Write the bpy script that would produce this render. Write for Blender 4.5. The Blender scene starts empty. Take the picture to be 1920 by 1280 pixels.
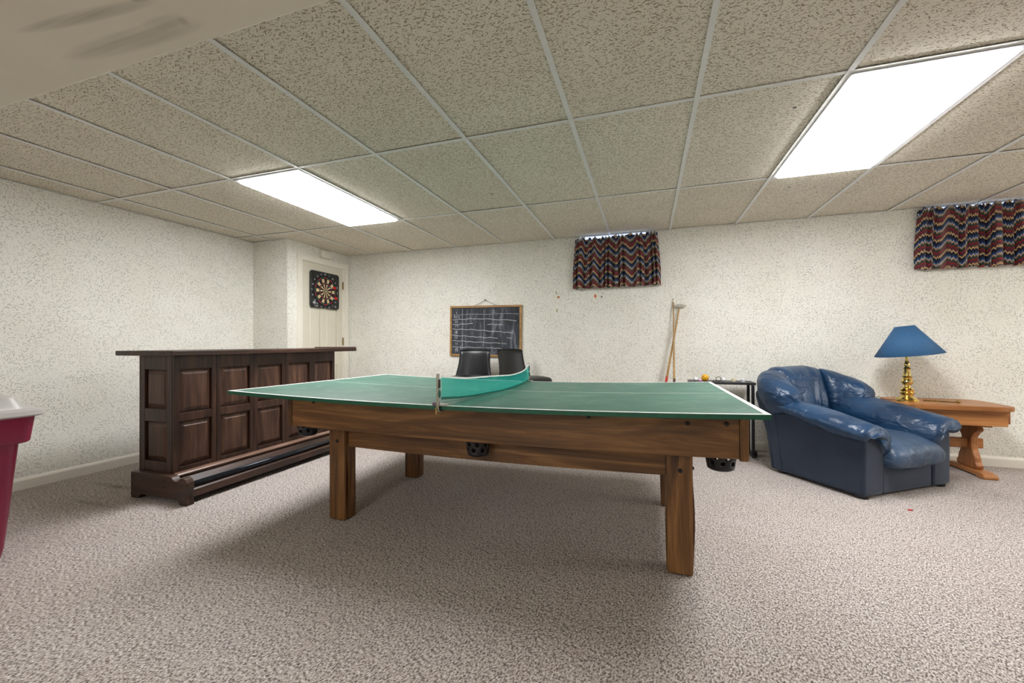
import bpy, bmesh, math, random
from mathutils import Vector, Matrix, noise
random.seed(7)
scene = bpy.context.scene
COL = scene.collection
PI = math.pi

# ------------------------------------------------------------------ camera
YAW, PITCH, ROLL = 0.3175, 0.0047, -0.0036
def cam_basis():
    cy, sy = math.cos(YAW), math.sin(YAW); cp, sp = math.cos(PITCH), math.sin(PITCH); cr, sr = math.cos(ROLL), math.sin(ROLL)
    r = Vector((cy, sy, 0)); fw = Vector((-sy, cy, 0)); u = Vector((0, 0, 1))
    f2 = fw*cp + u*sp; u2 = u*cp - fw*sp
    return r*cr + u2*sr, u2*cr - r*sr, f2
R_, U_, F_ = cam_basis()
cam = bpy.data.cameras.new('camera'); cam_o = bpy.data.objects.new('camera', cam); COL.objects.link(cam_o)
cam.sensor_width = 36.0; cam.lens = 769.379*36/1920; cam.clip_start = 0.02; cam.clip_end = 200
m = Matrix.Identity(4)
for i in range(3):
    m[i][0] = R_[i]; m[i][1] = U_[i]; m[i][2] = -F_[i]
m[0][3], m[1][3], m[2][3] = 0, 0, 1.05
cam_o.matrix_world = m
scene.camera = cam_o

# ------------------------------------------------------------------ world, exposure
LIGHT = 26.0           # radiance of the fluorescent lenses
w = bpy.data.worlds.new('daylight'); scene.world = w; w.use_nodes = True
bg = w.node_tree.nodes['Background']; bg.inputs[0].default_value = (0.62, 0.74, 1.0, 1); bg.inputs[1].default_value = 1.6
vs = scene.view_settings
vs.view_transform = 'Standard'; vs.look = 'None'; vs.gamma = 1.0; vs.use_curve_mapping = False
vs.exposure = 0.16

# ------------------------------------------------------------------ mesh helpers
def link(o, parent=None):
    COL.objects.link(o)
    if parent: o.parent = parent
    return o
class MB:
    def __init__(s): s.v = []; s.f = []; s.uv = None
    def add(s, vs, fs):
        b = len(s.v); s.v += [tuple(p) for p in vs]; s.f += [tuple(i+b for i in f) for f in fs]; return s
    def box(s, x0, x1, y0, y1, z0, z1, nx=1, ny=1, fn=None):
        vs = []; fs = []
        xs = [x0+(x1-x0)*i/nx for i in range(nx+1)]; ys = [y0+(y1-y0)*i/ny for i in range(ny+1)]
        for z in (z0, z1):
            for x in xs:
                for y in ys: vs.append((x, y, z))
        n = (nx+1)*(ny+1); I = lambda i, j, k: k*n+i*(ny+1)+j
        for i in range(nx):
            for j in range(ny):
                fs.append((I(i,j,0), I(i,j+1,0), I(i+1,j+1,0), I(i+1,j,0)))
                fs.append((I(i,j,1), I(i+1,j,1), I(i+1,j+1,1), I(i,j+1,1)))
        for i in range(nx):
            fs.append((I(i,0,0), I(i+1,0,0), I(i+1,0,1), I(i,0,1))); fs.append((I(i+1,ny,0), I(i,ny,0), I(i,ny,1), I(i+1,ny,1)))
        for j in range(ny):
            fs.append((I(0,j+1,0), I(0,j,0), I(0,j,1), I(0,j+1,1))); fs.append((I(nx,j,0), I(nx,j+1,0), I(nx,j+1,1), I(nx,j,1)))
        if fn: vs = [fn(p) for p in vs]
        return s.add(vs, fs)
    def prism(s, poly, axis, a, b):
        # poly: 2-D outline; axis 0: (y,z), 1: (x,z), 2: (x,y)
        def P(p, t):
            return ((t, p[0], p[1]), (p[0], t, p[1]), (p[0], p[1], t))[axis]
        n = len(poly); vs = [P(p, a) for p in poly]+[P(p, b) for p in poly]
        fs = [tuple(range(n)), tuple(range(2*n-1, n-1, -1))]
        for i in range(n):
            j = (i+1) % n; fs.append((i, i+n, j+n, j))
        return s.add(vs, fs)
    def lathe(s, prof, seg=32, c=(0, 0, 0), axis=2, cap=True):
        vs = []; fs = []
        for r, h in prof:
            for k in range(seg):
                a = 2*PI*k/seg; x, y = r*math.cos(a), r*math.sin(a)
                p = ((h, x, y), (y, h, x), (x, y, h))[axis]
                vs.append((p[0]+c[0], p[1]+c[1], p[2]+c[2]))
        for i in range(len(prof)-1):
            for k in range(seg):
                l = (k+1) % seg
                fs.append((i*seg+k, i*seg+l, (i+1)*seg+l, (i+1)*seg+k))
        if cap:
            fs.append(tuple(range(seg-1, -1, -1))); b = (len(prof)-1)*seg; fs.append(tuple(range(b, b+seg)))
        return s.add(vs, fs)
    def tube(s, pts, r, seg=8, closed=False, cap=True):
        pts = [Vector(p) for p in pts]; n = len(pts); vs = []; fs = []
        rs = r if isinstance(r, (list, tuple)) else [r]*n
        up = None
        for i, p in enumerate(pts):
            if closed: t = pts[(i+1) % n]-pts[i-1]
            else: t = pts[min(i+1, n-1)]-pts[max(i-1, 0)]
            t.normalize()
            if up is None:
                up = Vector((0, 0, 1)) if abs(t.z) < .9 else Vector((1, 0, 0))
            a = t.cross(up).normalized(); b = a.cross(t).normalized(); up = b
            for k in range(seg):
                q = 2*PI*k/seg; vs.append(p+(a*math.cos(q)+b*math.sin(q))*rs[i])
        for i in range(n if closed else n-1):
            j = (i+1) % n
            for k in range(seg):
                l = (k+1) % seg; fs.append((i*seg+k, i*seg+l, j*seg+l, j*seg+k))
        if cap and not closed:
            fs.append(tuple(range(seg-1, -1, -1))); b = (n-1)*seg; fs.append(tuple(range(b, b+seg)))
        return s.add(vs, fs)
    def sphere(s, c, r, seg=20, rings=12, sx=1, sy=1, sz=1):
        prof = [(max(1e-4, r*math.sin(PI*i/rings)), -r*math.cos(PI*i/rings)) for i in range(rings+1)]
        t = MB().lathe(prof, seg)
        return s.add([(p[0]*sx+c[0], p[1]*sy+c[1], p[2]*sz+c[2]) for p in t.v], t.f)
    def map(s, fn): s.v = [tuple(fn(p)) for p in s.v]; return s
    def mesh(s, name):
        me = bpy.data.meshes.new(name); me.from_pydata(s.v, [], s.f)
        bm = bmesh.new(); bm.from_mesh(me); bmesh.ops.recalc_face_normals(bm, faces=bm.faces); bm.to_mesh(me); bm.free()
        return me
    def build(s, name, mat, parent=None, smooth=False, bev=0, seg=2, loc=None, rot=None, auto=None):
        me = s.mesh(name); me.materials.append(mat)
        if smooth: me.polygons.foreach_set('use_smooth', [True]*len(me.polygons))
        o = link(bpy.data.objects.new(name, me), parent)
        if loc: o.location = loc
        if rot: o.rotation_euler = rot
        if bev:
            b = o.modifiers.new('bevel', 'BEVEL'); b.width = bev; b.segments = seg; b.limit_method = 'ANGLE'; b.angle_limit = 0.6
        if smooth and auto:
            me.set_sharp_from_angle(angle=auto)
        return o
def box(name, mat, parent, *a, bev=0.003, **k): return MB().box(*a, **k).build(name, mat, parent, bev=bev)
def tag(o, label, cat, group=None):
    o['label'] = label; o['category'] = cat
    if group: o['group'] = group
    return o
def thing(name, label, cat, loc=(0, 0, 0), rz=0, group=None):
    o = link(bpy.data.objects.new(name, None)); o.location = loc; o.rotation_euler = (0, 0, rz)
    o.empty_display_size = 0.05
    return tag(o, label, cat, group)
def struct(o, label=None):
    o['kind'] = 'structure'
    if label: o['label'] = label
    return o
def local(o):   # shifts mesh building coordinates: returns fn mapping world->local of an unrotated empty
    L = o.location.copy(); return lambda p: (p[0]-L.x, p[1]-L.y, p[2]-L.z)
def copy_child(src, parent, name=None):
    c = src.copy(); COL.objects.link(c); c.parent = parent; return c

# ------------------------------------------------------------------ material helpers
class NT:
    def __init__(s, name):
        s.m = bpy.data.materials.new(name); s.m.use_nodes = True; s.t = s.m.node_tree
        s.b = s.t.nodes['Principled BSDF']
    def n(s, typ, **k):
        nd = s.t.nodes.new(typ)
        for a, v in k.items(): setattr(nd, a, v)
        return nd
    def L(s, a, b): s.t.links.new(a, b)
    def put(s, sock, v):
        if isinstance(v, bpy.types.NodeSocket): s.L(v, sock)
        else: sock.default_value = v
    def math(s, op, a, b=0.0, c=None, clamp=False):
        nd = s.n('ShaderNodeMath', operation=op, use_clamp=clamp); s.put(nd.inputs[0], a); s.put(nd.inputs[1], b)
        if c is not None: s.put(nd.inputs[2], c)
        return nd.outputs[0]
    def vmath(s, op, a, b=(0, 0, 0)):
        nd = s.n('ShaderNodeVectorMath', operation=op); s.put(nd.inputs[0], a); s.put(nd.inputs[1], b); return nd.outputs[0]
    def mix(s, f, a, b, mode='MIX'):
        nd = s.n('ShaderNodeMix', data_type='RGBA', blend_type=mode)
        s.put(nd.inputs[0], f); s.put(nd.inputs[6], a); s.put(nd.inputs[7], b); return nd.outputs[2]
    def obj(s): return s.n('ShaderNodeTexCoord').outputs['Object']
    def rnd(s): return s.n('ShaderNodeObjectInfo').outputs['Random']
    def mapping(s, v, scale=(1, 1, 1), loc=(0, 0, 0), rot=(0, 0, 0)):
        nd = s.n('ShaderNodeMapping'); s.put(nd.inputs[0], v); s.put(nd.inputs[1], loc); nd.inputs[2].default_value = rot; nd.inputs[3].default_value = scale
        return nd.outputs[0]
    def noise(s, v, scale, detail=3, rough=.5, dist=0, out=0):
        nd = s.n('ShaderNodeTexNoise'); s.put(nd.inputs['Vector'], v); nd.inputs['Scale'].default_value = scale
        nd.inputs['Detail'].default_value = detail; nd.inputs['Roughness'].default_value = rough; nd.inputs['Distortion'].default_value = dist
        return nd.outputs[out]
    def ramp(s, f, stops, interp='LINEAR'):
        nd = s.n('ShaderNodeValToRGB'); s.put(nd.inputs[0], f); cr = nd.color_ramp; cr.interpolation = interp
        while len(cr.elements) < len(stops): cr.elements.new(0.5)
        for e, (p, c) in zip(cr.elements, stops):
            e.position = p; e.color = c if len(c) == 4 else (*c, 1)
        return nd.outputs[0]
    def xyz(s, v):
        nd = s.n('ShaderNodeSeparateXYZ'); s.L(v, nd.inputs[0]); return nd.outputs
    def comb(s, x, y, z):
        nd = s.n('ShaderNodeCombineXYZ'); s.put(nd.inputs[0], x); s.put(nd.inputs[1], y); s.put(nd.inputs[2], z); return nd.outputs[0]
    def strokes(s, v2, scale, length, width, curve, a0, arange, prob, seed=0.0):
        v2 = s.vmath('ADD', v2, (seed*3.17, seed*1.73, 0))
        vo = s.n('ShaderNodeTexVoronoi', voronoi_dimensions='2D', feature='F1'); s.L(v2, vo.inputs['Vector']); vo.inputs['Scale'].default_value = scale
        d = s.vmath('SUBTRACT', v2, vo.outputs['Position'])
        c = s.n('ShaderNodeSeparateColor'); s.L(vo.outputs['Color'], c.inputs[0])
        ang = s.math('ADD', s.math('MULTIPLY', c.outputs[0], arange), a0-arange/2)
        ro = s.n('ShaderNodeVectorRotate', rotation_type='Z_AXIS'); s.L(d, ro.inputs['Vector']); s.L(ang, ro.inputs['Angle'])
        q = s.xyz(ro.outputs[0])
        k = s.math('MULTIPLY', s.math('SUBTRACT', c.outputs[2], .5), curve)
        y = s.math('ABSOLUTE', s.math('SUBTRACT', s.math('ADD', q[1], s.math('MULTIPLY', s.math('MULTIPLY', q[0], q[0]), k)), 0.0))
        x = s.math('ABSOLUTE', q[0])
        ln = s.math('MULTIPLY', s.math('ADD', s.math('MULTIPLY', c.outputs[2], .8), .3), length)
        mx = s.math('LESS_THAN', x, ln)
        my = s.math('SUBTRACT', 1.0, s.math('DIVIDE', y, width), clamp=True)
        pr = s.math('LESS_THAN', c.outputs[1], prob)
        return s.math('MULTIPLY', s.math('MULTIPLY', mx, my), pr)
    def bump(s, h, strength=.3, dist=.01):
        nd = s.n('ShaderNodeBump'); nd.inputs['Strength'].default_value = strength; nd.inputs['Distance'].default_value = dist
        s.put(nd.inputs['Height'], h); s.L(nd.outputs[0], s.b.inputs['Normal'])
    def set(s, **k):
        for a, v in k.items(): s.put(s.b.inputs[a.replace('_', ' ')], v)
        return s.m
def rgb(r, g, b):
    f = lambda c: (c/255/12.92) if c/255 <= .04045 else ((c/255+.055)/1.055)**2.4
    return (f(r), f(g), f(b), 1)
def plain(name, col, rough=.5, metal=0, var=0.06, scale=30, bump=0, **k):
    t = NT(name); c = Vector(col[:3])
    nz = t.noise(t.obj(), scale, 4)
    lo = (*(c*(1-var*2)), 1); hi = (*(c*(1+var)), 1)
    t.set(Base_Color=t.ramp(nz, [(.3, lo), (.7, hi)]), Roughness=rough, Metallic=metal, **k)
    if bump: t.bump(nz, bump, .004)
    return t.m
def wood(name, axis, dark, mid, light, rough=.45, gs=1.0, bump=.08, fleck=None):
    t = NT(name); v = t.vmath('ADD', t.obj(), t.comb(t.math('MULTIPLY', t.rnd(), 13.7), t.math('MULTIPLY', t.rnd(), 7.3), t.math('MULTIPLY', t.rnd(), 3.1)))
    sc = [1.0, 1.0, 1.0]; sc[axis] = .09
    v1 = t.mapping(v, tuple(sc))
    n1 = t.noise(v1, 16*gs, 5, .55, 1.1)
    sc2 = [1.0, 1.0, 1.0]; sc2[axis] = .02
    n2 = t.noise(t.mapping(v, tuple(sc2)), 190*gs, 3, .6)
    col = t.ramp(n1, [(.28, dark), (.5, mid), (.72, light)])
    col = t.mix(.45, col, t.ramp(n2, [(.35, (.35, .33, .3)), (.6, (1, 1, 1))]), 'MULTIPLY')
    big = t.noise(v, 1.7, 2)
    col = t.mix(.5, col, t.ramp(big, [(.35, (.7, .68, .66)), (.7, (1, 1, 1))]), 'MULTIPLY')
    t.set(Base_Color=col, Roughness=rough)
    t.bump(n2, bump, .003)
    return t.m

# wallpaper: cream paper printed with short grey threads
def wallpaper(name):
    t = NT(name); q = t.xyz(t.obj()); nn = t.xyz(t.n('ShaderNodeNewGeometry').outputs['Normal'])
    side = t.math('GREATER_THAN', t.math('ABSOLUTE', nn[0]), .5)
    a_ = t.math('ADD', t.math('MULTIPLY', q[1], side), t.math('MULTIPLY', q[0], t.math('SUBTRACT', 1.0, side)))
    v2 = t.comb(a_, q[2], 0.0)
    clump = t.noise(v2, 8, 2)
    a = t.strokes(v2, 33, .013, .0022, 34, 0, 6.28, .85, 0)
    b = t.strokes(v2, 47, .009, .0020, 60, 0, 6.28, .75, 1)
    c = t.strokes(v2, 66, .005, .0018, 60, 0, 6.28, .6, 2)
    mk = t.math('MAXIMUM', t.math('MAXIMUM', a, b), t.math('MULTIPLY', c, .8))
    mk = t.math('MULTIPLY', mk, t.ramp(clump, [(.32, (.35,)*3), (.60, (1,)*3)]))
    base = t.ramp(t.noise(v2, 2.2, 3), [(.3, rgb(232, 229, 217)), (.7, rgb(240, 238, 229))])
    ink = t.ramp(t.noise(v2, 25, 1), [(.35, rgb(66, 70, 76)), (.65, rgb(112, 108, 98))])
    t.set(Base_Color=t.mix(t.math('MULTIPLY', mk, .95, clamp=True), base, ink), Roughness=.75)
    return t.m
M_wallX = M_wallY = wallpaper('wallpaper')

def tile_mat():
    t = NT('mineral_tile'); r = t.rnd()
    v = t.vmath('ADD', t.obj(), t.comb(t.math('MULTIPLY', r, 11.0), t.math('MULTIPLY', r, 5.0), 0.0))
    q = t.xyz(v); v2 = t.comb(q[0], q[1], 0.0)
    wob = t.noise(v2, 60, 2, out=1)
    v2 = t.vmath('ADD', v2, t.vmath('MULTIPLY', t.vmath('SUBTRACT', wob, (.5, .5, .5)), (.012, .012, 0)))
    a = t.strokes(v2, 46, .0105, .0027, 50, 0, 1.7, .70, 0)
    b = t.strokes(v2, 78, .0055, .0020, 50, 0, 2.4, .55, 1)
    c = t.strokes(v2, 130, .0024, .0016, 0, 0, 6.28, .5, 2)
    mk = t.math('MAXIMUM', t.math('MAXIMUM', a, b), t.math('MULTIPLY', c, .8))
    base = t.mix(t.rnd(), rgb(236, 228, 211), rgb(241, 234, 219))
    base = t.mix(.4, base, t.ramp(t.noise(v2, 3, 3), [(.3, (.86, .84, .8)), (.7, (1, 1, 1))]), 'MULTIPLY')
    mk2 = t.math('MULTIPLY', mk, 1.3, clamp=True)
    t.set(Base_Color=t.mix(mk2, base, rgb(146, 126, 98)), Roughness=.9)
    t.bump(t.math('SUBTRACT', 1.0, mk2), .5, .002)
    return t.m
M_tile = tile_mat()

def carpet_mat():
    t = NT('carpet_pile'); v = t.obj()
    vs_ = t.mapping(v, (1, 1, 1), rot=(0, 0, .5)); vs_ = t.mapping(vs_, (1, .55, 1))
    n1 = t.noise(vs_, 170, 3, .75); n2 = t.noise(v, 75, 2, .6); n3 = t.noise(v, 1.6, 4, .6)
    col = t.ramp(n1, [(.37, rgb(80, 66, 58)), (.46, rgb(164, 152, 144)), (.54, rgb(208, 200, 195)), (.65, rgb(236, 232, 229))])
    col = t.mix(.55, col, t.ramp(n2, [(.36, (.62, .58, .55)), (.5, (1, 1, 1))]), 'MULTIPLY')
    vo = t.n('ShaderNodeTexVoronoi', voronoi_dimensions='2D'); t.L(t.mapping(v, (1, 1, 1)), vo.inputs['Vector']); vo.inputs['Scale'].default_value = 105
    sp = t.n('ShaderNodeSeparateColor'); t.L(vo.outputs['Color'], sp.inputs[0])
    fl = t.math('MULTIPLY', t.math('LESS_THAN', sp.outputs[0], .16), t.math('LESS_THAN', vo.outputs['Distance'], .40))
    col = t.mix(t.math('MULTIPLY', fl, .75), col, rgb(92, 84, 84))
    col = t.mix(.6, col, t.ramp(n3, [(.3, (.88, .84, .8)), (.65, (1, 1, 1))]), 'MULTIPLY')
    # worn stains by the bar; darker patches at rack, armchair and end table
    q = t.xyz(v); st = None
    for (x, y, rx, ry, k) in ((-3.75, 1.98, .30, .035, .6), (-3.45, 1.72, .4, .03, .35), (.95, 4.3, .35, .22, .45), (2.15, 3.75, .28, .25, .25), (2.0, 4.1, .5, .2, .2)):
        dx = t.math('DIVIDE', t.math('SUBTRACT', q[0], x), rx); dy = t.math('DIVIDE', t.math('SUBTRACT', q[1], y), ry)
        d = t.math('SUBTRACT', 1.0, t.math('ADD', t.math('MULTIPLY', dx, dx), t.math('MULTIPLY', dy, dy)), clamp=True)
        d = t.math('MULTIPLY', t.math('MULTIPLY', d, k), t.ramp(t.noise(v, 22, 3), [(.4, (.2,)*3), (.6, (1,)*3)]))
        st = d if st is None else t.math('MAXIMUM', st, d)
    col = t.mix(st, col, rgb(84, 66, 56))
    t.set(Base_Color=col, Roughness=.95)
    t.bump(t.math('ADD', n1, t.math('MULTIPLY', n2, .6)), .6, .006)
    return t.m
M_carpet = carpet_mat()
M_cream = plain('cream_paint', rgb(238, 233, 220), .45, var=.02, scale=6)
M_door = plain('door_paint', rgb(222, 216, 198), .4, var=.02, scale=4)
def soffit_mat():
    t = NT('painted_drywall'); v = t.obj(); q = t.xyz(v)
    base = t.ramp(t.noise(v, 3, 3), [(.3, rgb(228, 219, 200)), (.7, rgb(234, 226, 209))])
    st = None
    for (x, y, rx, ry, rot, k) in ((-1.46, .70, .27, .022, .10, .40), (-1.24, .708, .05, .014, 0, .55), (-1.45, .80, .30, .040, .05, .34), (-1.30, .795, .11, .036, -.05, .30), (-1.225, .80, .022, .026, .5, .35)):
        c, s_ = math.cos(rot), math.sin(rot)
        ax = t.math('SUBTRACT', q[0], x); ay = t.math('SUBTRACT', q[1], y)
        dx = t.math('DIVIDE', t.math('ADD', t.math('MULTIPLY', ax, c), t.math('MULTIPLY', ay, s_)), rx)
        dy = t.math('DIVIDE', t.math('SUBTRACT', t.math('MULTIPLY', ay, c), t.math('MULTIPLY', ax, s_)), ry)
        d = t.math('SUBTRACT', 1.0, t.math('ADD', t.math('MULTIPLY', dx, dx), t.math('MULTIPLY', dy, dy)), clamp=True)
        d = t.math('MULTIPLY', t.math('MULTIPLY', d, k), t.ramp(t.noise(t.mapping(v, (2.5, 60, 1)), 1, 3), [(.25, (.45,)*3), (.65, (1.1,)*3)]))
        st = d if st is None else t.math('MAXIMUM', st, d)
    t.set(Base_Color=t.mix(st, base, rgb(70, 62, 42)), Roughness=.8)
    return t.m
M_soffit = soffit_mat()
M_grid = plain('grid_enamel', rgb(234, 233, 230), .45, var=.02)
M_lightframe = plain('fixture_frame', rgb(200, 200, 205), .4, var=.02)
def emit(name, col, s):
    t = NT(name); t.set(Base_Color=(.9, .9, .9, 1), Emission_Color=col, Emission_Strength=s, Roughness=.5); return t.m
M_lens = emit('lit_lens', (.98, .985, 1.0, 1), LIGHT)
M_barX = wood('bar_wood_x', 0, rgb(38, 23, 17), rgb(64, 41, 30), rgb(92, 63, 48), .42)
M_barY = wood('bar_wood_y', 1, rgb(38, 23, 17), rgb(64, 41, 30), rgb(92, 63, 48), .42)
M_barZ = wood('bar_wood_z', 2, rgb(38, 23, 17), rgb(64, 41, 30), rgb(94, 65, 49), .42)
M_barW = wood('worn_highlight_moulding_wood', 1, rgb(96, 66, 52), rgb(136, 104, 88), rgb(168, 138, 122), .35)  # lighter tone paints in the moulding's specular highlight along with worn edges
M_barP = wood('bar_panel_wood', 2, rgb(50, 32, 24), rgb(84, 56, 42), rgb(120, 88, 68), .45)
M_walX = wood('walnut_laminate_x', 0, rgb(74, 47, 23), rgb(122, 82, 42), rgb(172, 124, 72), .45, gs=1.0)
M_walY = wood('walnut_laminate_y', 1, rgb(74, 47, 23), rgb(122, 82, 42), rgb(172, 124, 72), .45)
M_walZ = wood('walnut_laminate_z', 2, rgb(70, 44, 21), rgb(120, 80, 40), rgb(166, 118, 66), .45, gs=1.1)
M_pineX = wood('pine_x', 0, rgb(158, 98, 48), rgb(194, 130, 72), rgb(214, 154, 96), .38, gs=.8, bump=.03)
M_pineY = wood('pine_y', 1, rgb(150, 92, 46), rgb(184, 120, 66), rgb(204, 142, 86), .38, gs=.8, bump=.03)
M_pineZ = wood('pine_z', 2, rgb(146, 88, 44), rgb(178, 114, 62), rgb(200, 138, 82), .38, gs=.8, bump=.03)
M_black = plain('black_metal', rgb(30, 30, 33), .45, var=.1)
M_blackp = plain('black_plastic', rgb(26, 26, 28), .4, var=.1)
M_bolt = plain('dark_bolt', rgb(22, 18, 15), .5)
M_brass = plain('polished_brass', rgb(232, 204, 128), .2, metal=1.0, var=.05, scale=12)
M_brassd = plain('aged_brass', rgb(150, 124, 66), .35, metal=1.0, var=.1)
M_steel = plain('dull_steel', rgb(176, 172, 160), .4, metal=.6, var=.1)
M_shade = plain('blue_shade_card', rgb(46, 92, 134), .75, var=.05, scale=50)
M_white = plain('white_paint', rgb(238, 238, 234), .5, var=.02)
M_edge = plain('green_edge', rgb(20, 92, 66), .5, var=.08)

def top_mat():
    t = NT('green_table_paint'); v = t.obj()
    base = t.ramp(t.noise(v, 2.5, 4), [(.3, rgb(56, 100, 86)), (.7, rgb(74, 118, 102))])
    sm = t.noise(t.mapping(v, (3.5, 9, 1)), 2.2, 5, .65, 1.2)
    base = t.mix(t.ramp(sm, [(.60, (0, 0, 0)), (.72, (.5, .5, .5))]), base, rgb(150, 176, 164))
    wv = t.strokes(t.comb(t.xyz(v)[0], t.xyz(v)[1], 0.0), 5, .10, .006, 8, 0, 3.0, .4, 2)
    base = t.mix(t.math('MULTIPLY', wv, .25), base, rgb(190, 206, 196))
    t.set(Base_Color=base, Roughness=t.math('ADD', t.math('MULTIPLY', t.noise(v, 6, 3), .2), .36), Specular_IOR_Level=.5)
    return t.m
M_top = top_mat()

def leather(name, c0, c1, rough, wr=.35, sc=1.0):
    t = NT(name); v = t.obj()
    base = t.ramp(t.noise(v, 5, 4), [(.3, c0), (.7, c1)])
    wn = t.noise(t.mapping(v, (1.0, .6, 1.2)), 11*sc, 3.0, .45, .8)
    cre = t.math('POWER', t.math('SUBTRACT', 1.0, t.math('ABSOLUTE', t.math('MULTIPLY', t.math('SUBTRACT', wn, .5), 2.6)), clamp=True), 3.0)
    gr = t.noise(v, 420, 2)
    ht = t.math('ADD', t.math('SUBTRACT', t.math('MULTIPLY', wn, .8), t.math('MULTIPLY', cre, .32)), t.math('MULTIPLY', gr, .03))
    t.set(Base_Color=base, Roughness=rough, Specular_IOR_Level=.5)
    t.bump(ht, wr, .02)
    return t.m
M_leather = leather('blue_leather', rgb(20, 46, 74), rgb(30, 64, 98), .34, .5)
M_leatherS = leather('worn_blue_leather', rgb(40, 60, 84), rgb(60, 82, 108), .42, .5)
def suede():
    t = NT('blue_suede'); v = t.obj()
    b = t.ramp(t.noise(v, 4, 5, .6), [(.3, rgb(27, 39, 58)), (.7, rgb(38, 52, 72))])
    b = t.mix(t.ramp(t.noise(t.mapping(v, (1, 1, 1)), 40, 5, .75), [(.62, (0, 0, 0)), (.75, (.25,)*3)]), b, rgb(110, 122, 136))
    t.set(Base_Color=b, Roughness=.85, Sheen_Weight=.15, Sheen_Roughness=.5)
    return t.m
M_suede = suede()
M_vinyl = plain('black_vinyl', rgb(15, 17, 24), .34, var=.15, scale=10)
M_vinylb = plain('black_brown_vinyl', rgb(20, 18, 18), .42, var=.15, scale=10)
M_tote = plain('burgundy_plastic', rgb(128, 22, 58), .38, var=.04, scale=60)
M_lid = plain('grey_plastic', rgb(178, 174, 171), .42, var=.03, scale=40)
def slate():
    t = NT('dusty_slate'); v = t.obj()
    b = t.ramp(t.noise(t.mapping(v, (7, 1, 1.4)), 2.2, 5, .65, .8), [(.38, rgb(40, 42, 48)), (.55, rgb(62, 66, 74)), (.72, rgb(128, 134, 142))])
    t.set(Base_Color=b, Roughness=.8); return t.m
M_slate = slate()
M_chalk = plain('chalk', rgb(214, 216, 216), .9, var=.15, scale=90)
M_chalkd = plain('faint_chalk', rgb(172, 176, 180), .9, var=.15, scale=90)
M_frame = wood('oak_frame', 0, rgb(150, 108, 54), rgb(182, 138, 78), rgb(200, 158, 96), .45)
def net_mat():
    t = NT('teal_net'); v = t.obj()
    tr = t.n('ShaderNodeBsdfTransparent'); tr.inputs[0].default_value = (.62, .97, .90, 1)
    df = t.n('ShaderNodeBsdfDiffuse'); df.inputs[0].default_value = rgb(52, 186, 174)
    tl = t.n('ShaderNodeBsdfTranslucent'); tl.inputs[0].default_value = rgb(52, 186, 174)
    m1 = t.n('ShaderNodeMixShader'); m1.inputs[0].default_value = .45; t.L(df.outputs[0], m1.inputs[1]); t.L(tl.outputs[0], m1.inputs[2])
    m2 = t.n('ShaderNodeMixShader'); t.put(m2.inputs[0], t.math('ADD', t.math('MULTIPLY', t.noise(v, 300, 1), .3), .36)); t.L(tr.outputs[0], m2.inputs[1]); t.L(m1.outputs[0], m2.inputs[2])
    t.L(m2.outputs[0], t.t.nodes['Material Output'].inputs[0])
    return t.m
M_net = net_mat()
def glass():
    t = NT('window_glass'); t.set(Base_Color=(.95, .97, 1, 1), Roughness=.02, Transmission_Weight=1.0, IOR=1.05); return t.m
M_glass = glass()
def flame():
    t = NT('flame_stitch_cloth'); uv = t.n('ShaderNodeUVMap').outputs[0]; q = t.xyz(uv)
    xs = t.math('SNAP', q[0], .0050)
    wob = t.math('MULTIPLY', t.noise(t.comb(xs, 0.0, 0.0), 7, 1), .05)
    big = t.math('PINGPONG', t.math('ADD', xs, wob), .125)
    off = t.math('MULTIPLY', t.math('SMOOTH_MAX', t.math('SMOOTH_MIN', big, .098, .03), .02, .03), .85)
    sp = t.math('MULTIPLY', t.math('PINGPONG', q[0], .0075), 2.6)
    h = t.math('ADD', t.math('SUBTRACT', q[1], off), sp)
    f = t.math('FRACT', t.math('DIVIDE', h, -.142))
    C = [(0, rgb(16, 22, 44)), (.12, rgb(28, 54, 92)), (.22, rgb(66, 100, 150)), (.30, rgb(232, 212, 182)), (.335, rgb(176, 140, 104)), (.38, rgb(92, 82, 66)),
         (.44, rgb(34, 66, 58)), (.53, rgb(18, 26, 28)), (.575, rgb(190, 56, 50)), (.62, rgb(104, 22, 36)), (.69, rgb(58, 16, 34)), (.735, rgb(128, 92, 122)), (.755, rgb(62, 16, 34)), (.83, rgb(204, 160, 98)), (.89, rgb(228, 202, 156)), (.93, rgb(16, 20, 36))]
    col = t.ramp(f, C, 'CONSTANT')
    t.set(Base_Color=col, Roughness=.85, Sheen_Weight=.1)
    return t.m
M_flame = flame()

# ------------------------------------------------------------------ the room
XL, XR, YF, YB, ZC = -4.335, 5.111, 4.561, -2.725, 2.226
XD, YR = -3.825, 3.58          # closet block: face with the door, and its side
T = .12
fl = struct(MB().box(XL-T, XR+T, YB-T, YF+T+.3, -.05, 0).build('floor', M_carpet), 'speckled beige grey cut-pile carpet')
struct(MB().box(XL-T, XL, YB-T, YF+T, 0, ZC+.25).build('wall_left', M_wallX), 'cream wallpapered wall printed with grey threads, behind the bar')
struct(MB().box(XR, XR+T, YB-T, YF+T, 0, ZC+.25).build('wall_right', M_wallX))
struct(MB().box(XL-T, XR+T, YB-T, YB, 0, ZC+.25).build('wall_near', M_wallY))
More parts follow.
